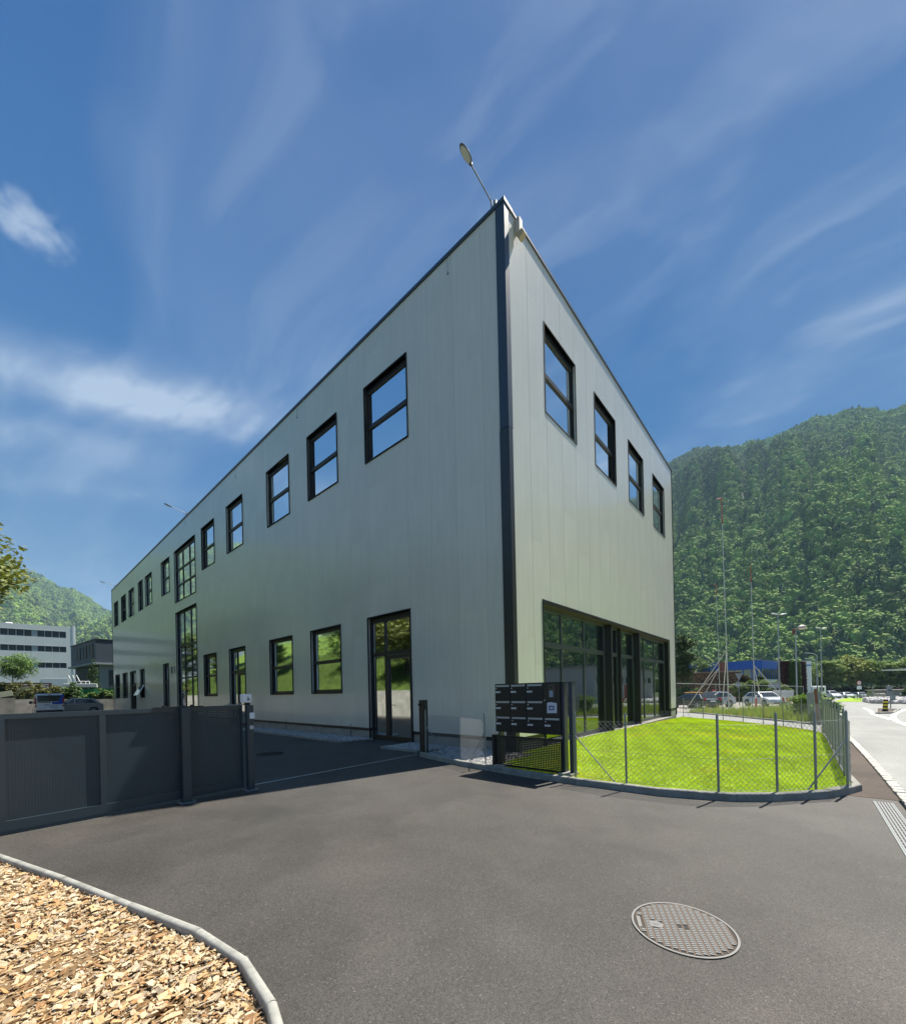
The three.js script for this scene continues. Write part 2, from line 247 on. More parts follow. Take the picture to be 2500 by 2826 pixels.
stoneRun('gravel_kerb', [[-1.05, -5.58], [-0.02, -5.29]], 0.08, 0.062, M.kerb);
stoneRun('gravel_kerb', [[-1.12, -3.52], [-1.09, -2.85], [-1.07, -2.17]], 0.08, 0.06, M.kerb);
stoneRun('gravel_kerb', [[-0.02, -3.52], [-1.03, -3.52]], 0.08, 0.062, M.kerb);
stoneRun('path_kerb', [...Array.from({ length: 9 }, (_, i) => [13.6 + i * 1.2, 5.3 - i * 0.74])], 0.1, 0.08, M.kerb);
stoneRun('mulch_kerb', [[-7.82, -0.75], [-7.45, 0.47], [-7.19, 1.42], [-6.985, 2.15], [-6.915, 2.65], [-6.955, 3.09], [-7.05, 3.45], [-7.3, 3.75]].reverse(), 0.052, 0.07, std([0.55, 0.57, 0.555], 0.85, 0, { map: rep(tConcrete, 0.8) }), 0.006, 0.028, -0.06, true);
// granite setts along the road edge
{
  const g = new THREE.Group(); g.name = 'sett_kerb'; scene.add(g); site(g); g.userData.kind = 'structure'; const r = rng(11);
  const mats = [0.80, 0.86, 0.74].map(v => std([v, v, v * 0.97], 0.85, 0, { map: rep(tConcrete, 0.5) })), geo = [0, 1].map(k => rbox(-0.047, 0.047, -0.05, 0.03 + k * 0.004, -0.055, 0.055, 0.012, 1));
  for (let i = 0; i < 140; i++) { const x = -2.6 + i * 0.105, m = obj('sett', geo[i % 2], mats[Math.floor(r() * 3)], g); m.position.set(x, H(x) + 0.004 + r() * 0.006, 5.918 + (r() - 0.5) * 0.012); m.rotation.set((r() - 0.5) * 0.05, (r() - 0.5) * 0.12, (r() - 0.5) * 0.05); }
}
// lawn, gravel strips, mulch bed
const lawnPoly = [[0.02, 0.5], [0.02, 0.12], [16.2, 0.12], ...backEdge.slice(1), [8.2, 5.42], [0.1, 5.46], [-0.3, 5.36], [-0.68, 5.14], [-0.97, 4.88], [-1.26, 4.6], [-1.51, 4.26], [-1.65, 3.88], [-1.78, 3.46], [-1.8, 3.02], [-1.835, 2.3], [-1.82, 0.5]];
site(struct('lawn', sheet(lawnPoly, 0.06, x => H(x)), M.lawnSoil));
const gravels = [[[-1.0, -13.6], [-0.02, -13.6], [-0.02, -5.28], [-0.95, -5.52]], [[-1.05, -3.46], [-0.02, -3.46], [-0.02, -1.9], [-1.0, -2.1]], [[-1.36, -1.66], [-0.02, -1.9], [-0.02, 0.5], [-1.8, 0.5], [-1.72, -0.1], [-1.56, -0.9]]];
gravels.forEach(p => site(struct('gravel_bed', sheet(p, 0.02), M.gravelBed)));
const mulchPoly = [[-7.86, -0.7], [-7.49, 0.47], [-7.23, 1.42], [-7.025, 2.15], [-6.955, 2.65], [-6.995, 3.07], [-7.09, 3.42], [-7.33, 3.7], [-9, 4.2], [-10.5, 2], [-9.4, -0.7]];
const mulchH = (x, z) => 0.002 + 0.04 * fbm(x * 1.6 + 30, z * 1.6 + 30, 3, 5);
site(struct('mulch_bed', sheet(mulchPoly, 0, mulchH), M.bedSoil));
const inside = (poly, x, z) => { let c = false; for (let i = 0, j = poly.length - 1; i < poly.length; j = i++) { const [a, b] = [poly[i], poly[j]]; if ((a[1] > z) !== (b[1] > z) && x < (b[0] - a[0]) * (z - a[1]) / (b[1] - a[1]) + a[0]) c = !c; } return c; };
function scatter(name, label, geos, mat, n, poly, put, seed, colors) {
  const r = rng(seed), root = new THREE.Group(); root.name = numbered(name); scene.add(root); site(root); root.userData = { kind: 'stuff', label };
  const xs = poly.map(p => p[0]), zs = poly.map(p => p[1]), bx = [Math.min(...xs), Math.max(...xs), Math.min(...zs), Math.max(...zs)], per = Math.ceil(n / geos.length), d = new THREE.Object3D();
  geos.forEach((g, gi) => { const im = new THREE.InstancedMesh(g, mat, per); im.name = name; im.castShadow = im.receiveShadow = true;
    for (let i = 0; i < per; i++) { let x, z; do { x = bx[0] + r() * (bx[1] - bx[0]); z = bx[2] + r() * (bx[3] - bx[2]); } while (!inside(poly, x, z)); d.position.set(x, 0, z); d.rotation.set(0, 0, 0); d.scale.setScalar(1); put(d, r); d.updateMatrix(); im.setMatrixAt(i, d.matrix); im.setColorAt(i, colors(r, d)); }
    root.add(im); });
  return root;
}
{ // pebbles
  const geo = [1, 2, 3].map(k => { const g = new THREE.IcosahedronGeometry(1, 1), p = g.attributes.position; for (let i = 0; i < p.count; i++) { const x = p.getX(i), y = p.getY(i), z = p.getZ(i), s = 0.72 + 0.55 * hash(Math.round(x * 40) + k * 100, Math.round(y * 40) * 91 + Math.round(z * 40), 3); p.setXYZ(i, x * s, y * s * 0.7, z * s); } g.computeVertexNormals(); return g; });
  const col = (r) => { const l = 0.22 + r() * 0.34; return rgb(l, l * 0.99, l * 0.95); };
  const put = (d, r) => { d.position.y = 0.022 + r() * 0.03; d.rotation.set(r() * 6, r() * 6, r() * 6); d.scale.setScalar(0.011 + r() * 0.013); };
  scatter('gravel', 'grey pebble strip between yard wall and low kerb', geo, M.pebble, 11000, gravels[0], put, 5, col);
  scatter('gravel', 'grey pebbles beside the glazed yard door', geo, M.pebble, 2400, gravels[1], put, 6, col);
  scatter('gravel', 'grey pebbles under the short fence by the letterboxes', geo, M.pebble, 6500, gravels[2], put, 7, col);
}
const mulchIn = mulchPoly.map(([x, z], i) => i < 8 ? [x - 0.012, z - (i > 5 ? 0.04 : 0)] : [x, z]);
{ // mulch chips
  const geo = [0, 1, 2, 3, 4].map(k => { const r = rng(90 + k), w = [1, 0.55, 0.8, 1.25, 0.4][k], l = [1.5, 1.9, 1.1, 1.3, 2.2][k], t = [0.2, 0.25, 0.22, 0.16, 0.22][k]; const g = new THREE.BoxGeometry(w, t, l, 1, 1, 2), p = g.attributes.position, m = {};
    for (let i = 0; i < p.count; i++) { const key = [p.getX(i), p.getY(i), p.getZ(i)].map(v => v.toFixed(2)).join(); m[key] ??= [(r() - 0.5) * 0.28, (r() - 0.5) * 0.12 + Math.abs(p.getZ(i)) * 0.06 * (k % 2 ? 1 : -1), (r() - 0.5) * 0.45]; p.setXYZ(i, p.getX(i) + m[key][0], p.getY(i) + m[key][1], p.getZ(i) + m[key][2]); } const q = g.toNonIndexed(); q.computeVertexNormals(); return q; });
  const pal = [[0.72, 0.54, 0.33], [0.78, 0.65, 0.46], [0.82, 0.75, 0.62], [0.58, 0.38, 0.20], [0.86, 0.84, 0.78], [0.42, 0.27, 0.15], [0.76, 0.59, 0.37], [0.82, 0.72, 0.55], [0.58, 0.53, 0.47], [0.85, 0.79, 0.67], [0.86, 0.80, 0.70]];
  scatter('wood_chip_mulch', 'pale wood chip mulch filling the rounded bed', geo, M.chip, 52000, mulchIn, (d, r) => { d.position.y = mulchH(d.position.x, d.position.z) + Math.pow(r(), 1.4) * 0.022; d.rotation.set((r() - 0.5) * 1.3, r() * 6.3, (r() - 0.5) * 1.3); const s = r() < 0.4 ? 0.004 + r() * 0.005 : 0.009 + Math.pow(r(), 2.2) * 0.023; d.scale.set(s, s * (0.8 + r() * 0.5), s * (0.8 + r() * 0.5)); }, 8,
    (r) => { const c = pal[Math.floor(r() * pal.length)], k = 0.82 + r() * 0.32; return rgb(Math.min(0.9, c[0] * k), Math.min(0.88, c[1] * k), Math.min(0.84, c[2] * k)); });
}
{ // mown grass
  const tuft = (seed, nb, hgt) => { const r = rng(seed), pos = []; for (let i = 0; i < nb; i++) { const a = r() * 6.28, rr = r() * 0.5, x = Math.cos(a) * rr, z = Math.sin(a) * rr, b = r() * 6.28, w = 0.09, hh = hgt * (0.6 + r() * 0.6), ox = (r() - 0.5) * 0.9, oz = (r() - 0.5) * 0.9; pos.push(x - Math.cos(b) * w, 0, z - Math.sin(b) * w, x + Math.cos(b) * w, 0, z + Math.sin(b) * w, x + ox, hh, z + oz); } const g = new THREE.BufferGeometry(); g.setAttribute('position', new THREE.Float32BufferAttribute(pos, 3)); g.computeVertexNormals(); return g; };
  const geos = [tuft(1, 12, 1.0), tuft(2, 12, 1.2), tuft(3, 10, 0.9)];
  const lm = leafMat([1, 1, 1], 0.25);
  scatter('grass', 'bright mown lawn grass inside the wire fence', geos, lm, 80000, lawnPoly, (d, r) => { d.position.y = H(d.position.x) + 0.055; d.rotation.set((r() - 0.5) * 0.3, r() * 6.3, (r() - 0.5) * 0.3); d.scale.set(0.04, 0.016 + r() * 0.012, 0.04); }, 9,
    (r, d) => { const n = fbm(d.position.x * 1.1, d.position.z * 1.1, 4, 12), st = Math.sin((d.position.x * 0.35 + d.position.z) * 8.2) * 0.07, k = 0.74 + n * 0.5 + st + (r() - 0.5) * 0.34, dry = sstep(0.56, 0.75, fbm(d.position.x * 0.8 + 9, d.position.z * 0.8, 3, 14)) * 0.1 + (r() < 0.06 ? 0.12 : 0); return rgb((0.55 + dry) * k, 0.68 * k, 0.018 * k); });
  const weeds = [tuft(4, 9, 1.0), tuft(5, 7, 1.4)];
  const verge = [[14.8, 4.9], [18.4, 2.7], [23.6, -1.0], [26, 2.6], [30, 3.9], [36, 4.4], [30, 5.6], [17, 6.0]];
  site(struct('verge', sheet(verge, 0.0), M.field));
  scatter('weeds', 'tall yellow-green weeds on the verge before the parking lot', weeds, lm, 8000, verge, (d, r) => { const n = fbm(d.position.x * 0.6, d.position.z * 0.6, 3, 16); d.position.y = H(d.position.x); d.rotation.set(0, r() * 6.3, 0); d.scale.set(0.16, 0.10 + 0.32 * n * r() + (r() < 0.05 ? 0.25 : 0), 0.16); }, 10, (r) => { const k = 0.6 + r() * 0.6; return rgb((0.40 + (r() < 0.1 ? 0.25 : 0)) * k, 0.52 * k, 0.07 * k); });
}

// ================================================================== THE BUILDING
const bld = thing('commercial_building', 'long two-storey building clad in pale grey metal panels with black windows', 'building');
{
  const LEN = 49.04, WID = 15.5, TOP = 12.72, BASE = 0.37;
  // wall-plane boxes: a0..a1 along the wall from the corner, d0..d1 into the building
  const LB = (a0, a1, y0, y1, d0, d1) => box(d0, d1, y0, y1, -a1, -a0);
  const RB = (a0, a1, y0, y1, d0, d1) => box(a0, a1, y0, y1, -d1, -d0);
  const upper = [[3.391, 5.357], [6.968, 8.927], [10.436, 12.409], [15.106, 17.095], [18.961, 20.949], [27.7, 29.689], [32.54, 34.499], [35.5, 36.94], [38.757, 40.77], [42.18, 44.117], [45.86, 47.72]].map(w => [...w, 8.82, 11.173]);
  const lower = [[7.0, 8.97], [10.46, 12.45], [19.0, 20.98], [35.5, 36.96], [42.13, 44.16], [45.8, 47.8]].map(w => [...w, 1.531, 3.863]);
  const doors = [[3.46, 5.43], [15.15, 17.1], [28.36, 29.68], [38.67, 40.76]].map(w => [...w, 0.0, 3.868]);
  const bigUp = [22.19, 26.39, 7.79, 11.17], bigLow = [22.19, 26.34, 0.0, 7.075];
  const front = [[1.817, 3.711], [5.188, 7.091], [8.564, 10.454], [11.932, 13.87]].map(w => [...w, 8.82, 11.173]);
  const shop = [1.44, 14.25, -0.02, 3.74];
  const holesL = [...upper, ...lower, ...doors, bigUp, bigLow], holesR = [...front, shop];
  // rectangles that touch make one piece
  const pieces = rs => { const left = [...rs], out = []; while (left.length) { const grp = [left.pop()]; for (let i = 0; i < grp.length; i++) for (let j = left.length - 1; j >= 0; j--) { const a = grp[i], b = left[j]; if (a[0] < b[1] + 1e-4 && b[0] < a[1] + 1e-4 && a[2] < b[3] + 1e-4 && b[2] < a[3] + 1e-4) grp.push(left.splice(j, 1)[0]); } out.push(grp); } return out; };
  // cladding panels
  const tones = [[0.70, 0.695, 0.61], [0.694, 0.689, 0.605], [0.705, 0.70, 0.614], [0.698, 0.693, 0.608]].map(c => { const m = M.panel.clone(); m.color = rgb(...c); return m; });
  const panel = (a0, a1, B, holes, k) => { const g = B === LB ? 0.002 : 0.005; for (const rs of pieces(minus([a0 + g, a1 - g, BASE, TOP], holes))) obj('wall_panel', rs.map(r => B(...r, 0, 0.06)), tones[(k * 7 + 3) % 4], bld); };
  let k = 0; for (let a = 0.23; a < LEN - 0.05;) { const n = a < 0.3 ? 0.696 : a + 0.92; panel(a, Math.min(n, LEN - 0.04), LB, holesL, k++); a = n; }
  for (let a = 0.16; a < WID - 0.05;) { const n = a < 0.3 ? 0.971 : a + 0.889; panel(a, Math.min(n, WID - 0.04), RB, holesR, k++); a = n; }
  // dark backing added against light leaks at the panel gaps, plinth, drip band, roof and far walls
  obj('added_backing', [...minus([0.31, LEN, BASE - 0.05, TOP], holesL).map(r => LB(...r, 0.066, 0.3)), ...minus([0.066, WID, BASE - 0.05, TOP], holesR).map(r => RB(...r, 0.066, 0.3))], M.core, bld);
  obj('plinth', [...minus([0.02, LEN, -0.3, 0.272], holesL.filter(h => h[2] < 0.2)).map(r => LB(...r, 0.02, 0.3)), ...minus([0.02, WID, -0.7, 0.272], [shop]).map(r => RB(...r, 0.02, 0.295))], M.concrete, bld);
  for (const r of minus([0.0, LEN, 0.276, 0.366], holesL.filter(h => h[2] < 0.2))) obj('drip_band', LB(...r, 0.012, 0.2), M.bronze, bld); for (const r of minus([0.205, WID, 0.276, 0.366], [shop])) obj('drip_band', RB(...r, 0.012, 0.2), M.bronze, bld);
  obj('roof_deck', box(0.31, WID - 0.3, 12.3, 12.6, -LEN + 0.3, -0.31), M.roof, bld);
  obj('rear_wall', [box(WID - 0.3, WID - 0.01, -0.7, TOP - 0.01, -LEN, -0.31), box(0.31, WID - 0.31, -0.3, TOP - 0.01, -LEN, -LEN + 0.29)], M.panel, bld);
  // coping and corner flashings
  obj('coping', [box(-0.035, 0.34, TOP, 12.81, -LEN - 0.03, 0.035)], M.navy, bld);
  obj('coping', [box(0.345, WID + 0.03, TOP, 12.785, -0.34, 0.035)], M.navy, bld);
  const c2 = phys([0.020, 0.022, 0.022], 0.36, { clearcoat: 0.2, clearcoatRoughness: 0.3 });
  obj('corner_flashing', [box(-0.022, 0.0, 7.56, TOP, -0.225, 0.022), box(0.0, 0.155, 7.56, TOP, 0.0, 0.022)], M.navy, bld);
  obj('corner_flashing', [box(-0.024, 0.0, 0.05, 7.545, -0.235, 0.024), box(0.0, 0.11, 0.05, 7.545, 0.0, 0.024), box(0.11, 0.157, 0.05, 7.545, 0.0, 0.012)], c2, bld);
  obj('corner_flashing', [box(WID - 0.04, WID + 0.02, 0.0, TOP, -0.2, 0.02)], M.black, bld);
  obj('corner_flashing', [box(-0.02, 0.3, 0.3, TOP, -LEN - 0.02, -LEN + 0.04)], M.bronze, bld);
  // windows
  const G = 0.125;                                  // how far the glass stands back
  function unit(B, [a0, a1, y0, y1], { cols = [], rows = [], blind = 0.11, lip = M.frameDark, sill = true, name = 'window', frameMat = M.bronze, bottom = 0.12, side = 0.036, proud = 0.03 }) {
    const t = 0.03;
    const lipG = [B(a0 - t, a0, y0 - t, y1 + t, -proud, 0.29), B(a1, a1 + t, y0 - t, y1 + t, -proud, 0.29), B(a0, a1, y1, y1 + t, -proud, 0.29)]; if (sill) lipG.push(B(a0, a1, y0 - t, y0, -proud - 0.004, 0.29));
    const win = obj(name, lipG, lip, bld);
    const f = [B(a0 + side, a1 - side, y0, y0 + bottom, G - 0.035, G + 0.06)]; obj('jamb', B(a0, a0 + side, y0, y1 - blind, G - 0.02, G + 0.06), M.frameDark, win); obj('jamb', B(a1 - side, a1, y0, y1 - blind, G - 0.02, G + 0.06), M.frameDark, win); f.push(B(a0 + side, a1 - side, y1 - blind - 0.05, y1 - blind, G - 0.035, G + 0.06));  // jambs near-black: the missing light on frame sides is in the colour
    f.forEach(q => obj('frame', q, frameMat, win));
    if (blind > 0.03) obj('blind_box', B(a0, a1, y1 - blind, y1, G - 0.03, G + 0.07), M.black, win);
    const as = [a0 + side, ...cols, a1 - side], ys = [y0 + bottom, ...rows, y1 - blind - 0.05], hb = rows.length > 1 ? 0.045 : 0.06, hc = 0.028;
    rows.forEach(y => obj('transom', B(a0 + side, a1 - side, y - hb, y + hb, G - 0.04, G + 0.06), frameMat, win));
    for (let r = 0; r + 1 < ys.length; r++) { const p0 = ys[r] + (r ? hb : 0), p1 = ys[r + 1] - (r + 2 < ys.length ? hb : 0);
      cols.forEach(c => obj('mullion', B(c - hc, c + hc, p0, p1, G - 0.037, G + 0.06), frameMat, win));
      for (let c = 0; c + 1 < as.length; c++) obj('pane', B(as[c] + (c ? hc : 0), as[c + 1] - (c + 2 < as.length ? hc : 0), p0, p1, G + 0.005, G + 0.03), M.glass, win); }
    return win;
  }
  const alike = m => m;
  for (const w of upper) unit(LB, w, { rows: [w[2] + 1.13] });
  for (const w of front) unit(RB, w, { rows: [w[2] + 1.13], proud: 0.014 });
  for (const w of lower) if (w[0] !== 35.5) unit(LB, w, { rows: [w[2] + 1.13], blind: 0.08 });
  // the one with its lower sash pushed out
  { const w = lower[3], win = unit(LB, [w[0], w[1], w[2] + 1.06, w[3]], { blind: 0.16, sill: false }); obj('frame', [LB(w[0] - 0.03, w[0], w[2] - 0.03, w[2] + 1.06 - 0.035, -0.03, 0.29), LB(w[1], w[1] + 0.035, w[2] - 0.035, w[2] + 1.06 - 0.035, -0.03, 0.29), LB(w[0], w[1], w[2] - 0.035, w[2], -0.035, 0.29), LB(w[0], w[1], w[2], w[2] + 1.05, 0.24, 0.29)], M.black, win);
    const s = obj('tilted_sash', [box(-0.02, 0.02, -0.95, 0, -1.4, 0)], M.glass, win); s.position.set(-0.03, w[2] + 1.02, -w[0] - 0.03); s.rotation.z = -0.5; }
  const th = (a, b, n) => Array.from({ length: n - 1 }, (_, i) => a + (b - a) * (i + 1) / n);
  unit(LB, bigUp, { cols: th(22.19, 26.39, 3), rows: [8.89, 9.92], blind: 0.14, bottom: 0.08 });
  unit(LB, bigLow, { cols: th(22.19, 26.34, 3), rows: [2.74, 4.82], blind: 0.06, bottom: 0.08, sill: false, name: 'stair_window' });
  for (const d of doors) {
    const narrow = d[1] - d[0] < 1.5, split = narrow ? [] : [d[1] - 0.70];
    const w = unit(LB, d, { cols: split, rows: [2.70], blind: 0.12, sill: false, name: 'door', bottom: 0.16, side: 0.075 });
    const a1 = narrow ? d[1] : d[1] - 0.74, y1 = 2.62;
    obj('leaf_frame', [LB(d[0] + 0.075, d[0] + 0.15, 0.16, y1, G - 0.055, G - 0.002), LB(a1 - 0.11, a1, 0.16, y1, G - 0.055, G - 0.002), LB(d[0] + 0.15, a1 - 0.11, y1 - 0.1, y1, G - 0.055, G - 0.002), LB(d[0] + 0.075, a1, 0.03, 0.158, G - 0.055, G - 0.002)], M.bronze, w);
    const hz = a1 - 0.06; obj('handle', [rod(V(G - 0.055, 1.1, -hz), V(G - 0.115, 1.1, -hz), 0.011), rod(V(G - 0.112, 1.1, -hz), V(G - 0.112, 1.1, -hz + 0.15), 0.011), rbox(G - 0.062, G - 0.054, 0.98, 1.17, -hz - 0.018, -hz + 0.018, 0.003)], M.black, w);
  }
  // shop front: three bays between fins
  {
    const [a0, a1, y0, y1] = shop, g = 0.26, sf = obj('shop_front', [RB(a0 - 0.04, a0, y0, y1 + 0.06, -0.02, 0.42), RB(a1, a1 + 0.04, y0, y1 + 0.06, -0.02, 0.42), RB(a0, a1, y1, y1 + 0.06, -0.02, 0.42)], M.black, bld);
    obj('soffit', RB(a0, a1, y1 - 0.05, y1, 0.0, 0.42), std([0.05, 0.035, 0.025], 0.6), sf);
    obj('sill', RB(a0, a1, -0.3, y0, -0.06, 0.42), M.concrete, sf);
    const fins = [[6.24, 6.36, 0.0], [9.40, 9.52, 0.0], [7.53, 7.63, 0.12]];
    fins.forEach(f => obj('fin', RB(f[0], f[1], y0, y1 - 0.05, f[2], 0.42), M.black, sf));
    const stops = [a0, 2.92, 4.5, 6.24], stops2 = [6.36, 7.53], stops3 = [7.63, 9.40], stops4 = [9.52, 10.84, 12.43, a1];
    for (const st of [stops, stops2, stops3, stops4]) for (let i = 0; i + 1 < st.length; i++) {
      const b0 = st[i], b1 = st[i + 1], fr = M.alu, tr = 2.70;
      obj('mullion', [RB(b0, b0 + 0.035, y0, y1 - 0.05, g - 0.03, g + 0.03), RB(b1 - 0.035, b1, y0, y1 - 0.05, g - 0.03, g + 0.03), RB(b0 + 0.035, b1 - 0.035, y1 - 0.12, y1 - 0.05, g - 0.03, g + 0.03), RB(b0 + 0.035, b1 - 0.035, y0, y0 + 0.13, g - 0.03, g + 0.03)], fr, sf);
      obj('transom', RB(b0 + 0.035, b1 - 0.035, tr - 0.07, tr + 0.07, g - 0.035, g + 0.03), fr, sf);
      obj('pane', RB(b0 + 0.035, b1 - 0.035, y0 + 0.13, tr - 0.07, g, g + 0.001), M.shopglass, sf);
      obj('pane', RB(b0 + 0.035, b1 - 0.035, tr + 0.07, y1 - 0.12, g, g + 0.001), M.shopglass, sf);
    }
    // the room behind it
    const rm = std([0.30, 0.31, 0.30], 0.9); obj('showroom_floor', box(0.4, 14.6, -0.3, -0.03, -8, -0.43), std([0.14, 0.14, 0.14], 0.5), bld);
    obj('showroom_wall', [box(0.4, 14.6, 0, 4.6, -8.2, -8), box(0.31, 0.45, 0, 4.6, -8, -0.43), box(14.6, 14.8, 0, 4.6, -8, -0.43)], rm, bld); obj('showroom_ceiling', box(0.31, 14.8, 4.2, 4.4, -8, -0.31), std([0.4, 0.4, 0.39], 0.9), bld);
    for (const x of [4.6, 9.5]) obj('showroom_column', box(x, x + 0.35, -0.03, 4.2, -2.2, -1.85), rm, bld);
  }
  // small fittings on the yard front
  for (const [a, y0, y1] of [[1.7, 12.2, 12.5], [9.6, 12.2, 12.55], [15.8, 12.2, 12.5], [23.8, 12.2, 12.5], [33, 12.2, 12.5], [41.5, 12.2, 12.5]]) obj('safety_hook', [rod(V(-0.04, 12.80, -a), V(-0.03, y1, -a - 0.03), 0.004, 5), rod(V(-0.03, y1, -a - 0.03), V(-0.01, y0 + 0.1, -a - 0.03), 0.004, 5), rbox(-0.03, 0, y0 + 0.07, y0 + 0.1, -a - 0.045, -a - 0.015, 0.006)], M.alu, bld);
  for (const a of [6.5, 11.1]) obj('earthing_rod', [rod(V(-0.02, 0.05, -a), V(-0.02, 0.47, -a), 0.008, 6), rbox(-0.04, 0, 0.16, 0.20, -a - 0.02, -a + 0.02, 0.006)], M.alu, bld);
  obj('vent_grille', LB(27.44, 27.66, 3.13, 3.59, -0.03, 0.0), M.alu, bld); obj('vent_grille', LB(26.8, 27.02, 3.13, 3.59, -0.03, 0.0), std([0.32, 0.33, 0.33], 0.5), bld); obj('wall_lamp', LB(27.93, 28.05, 3.5, 3.62, -0.06, 0.0), M.white, bld);  // the small white box by the vents is a wall lamp
}
// roof lamps over the yard, a wall box at the corner
function roofLamp(s, label) {
  const t = thing('roof_lamp', label, 'lamp', [0.17, 12.81, -s], 0, 'lamps on the roof edge');
  obj('pole', [rod(V(0, 0, 0), V(0, 0.46, 0), 0.02, 8), rbox(-0.05, 0.05, 0, 0.02, -0.05, 0.05, 0.005)], M.galv, t);
  obj('arm', rod(V(0, 0.43, 0), V(-0.79, 0.57, 0), 0.016, 8), M.galv, t);
  const hd = new THREE.SphereGeometry(1, 24, 12); hd.scale(0.2, 0.028, 0.085); hd.rotateZ(-0.2); hd.translate(-0.96, 0.625, 0);
  obj('lamp_head', [hd, rbox(-0.83, -0.76, 0.55, 0.61, -0.03, 0.03, 0.01)], M.alu, t);
  const ln = new THREE.CylinderGeometry(1, 1, 0.012, 24); ln.scale(0.165, 1, 0.066); ln.rotateZ(-0.2); ln.translate(-0.968, 0.594, 0); obj('diffuser', ln, M.lens, t);
  obj('camera_stub', [rod(V(0.05, 0, 0.06), V(0.05, 0.36, 0.06), 0.008, 6), rbox(0.02, 0.1, 0.34, 0.46, 0.03, 0.1, 0.02), rod(V(-0.02, 0.44, 0.05), V(-0.02, 0.6, 0.05), 0.005, 5)], M.galv, t);
}
roofLamp(0.45, 'slim roof lamp on a tilted arm at the near building corner');
roofLamp(24.4, 'slim roof lamp above the tall stair window');
roofLamp(48.5, 'slim roof lamp at the far end of the yard roofline');
{
  const t = thing('wall_floodlight', 'beige boxy floodlight under the coping beside the building corner', 'lamp', [0.50, 12.26, 0]);
  obj('bracket', rbox(-0.06, 0.0, 0.06, 0.40, 0.0, 0.04, 0.008), M.beige, t);
  obj('housing', rbox(-0.08, 0.07, 0.05, 0.40, 0.04, 0.15, 0.01), M.beige, t);
  const h = obj('lamp_head', rbox(-0.075, 0.065, -0.15, 0.0, -0.07, 0.10, 0.015), std([0.40, 0.33, 0.22], 0.5), t); h.position.set(0, 0.045, 0.11); h.rotation.x = -0.5;
  const t2 = thing('roof_aerial', 'thin aerial on the far end of the street roofline', 'aerial', [14.2, 12.785, -0.2]); obj('mast', [rod(V(0, 0, 0), V(0.3, 0.5, 0), 0.012, 5), rod(V(0.2, 0.42, -0.1), V(0.36, 0.48, 0.1), 0.01, 5)], M.galv, t2);
}

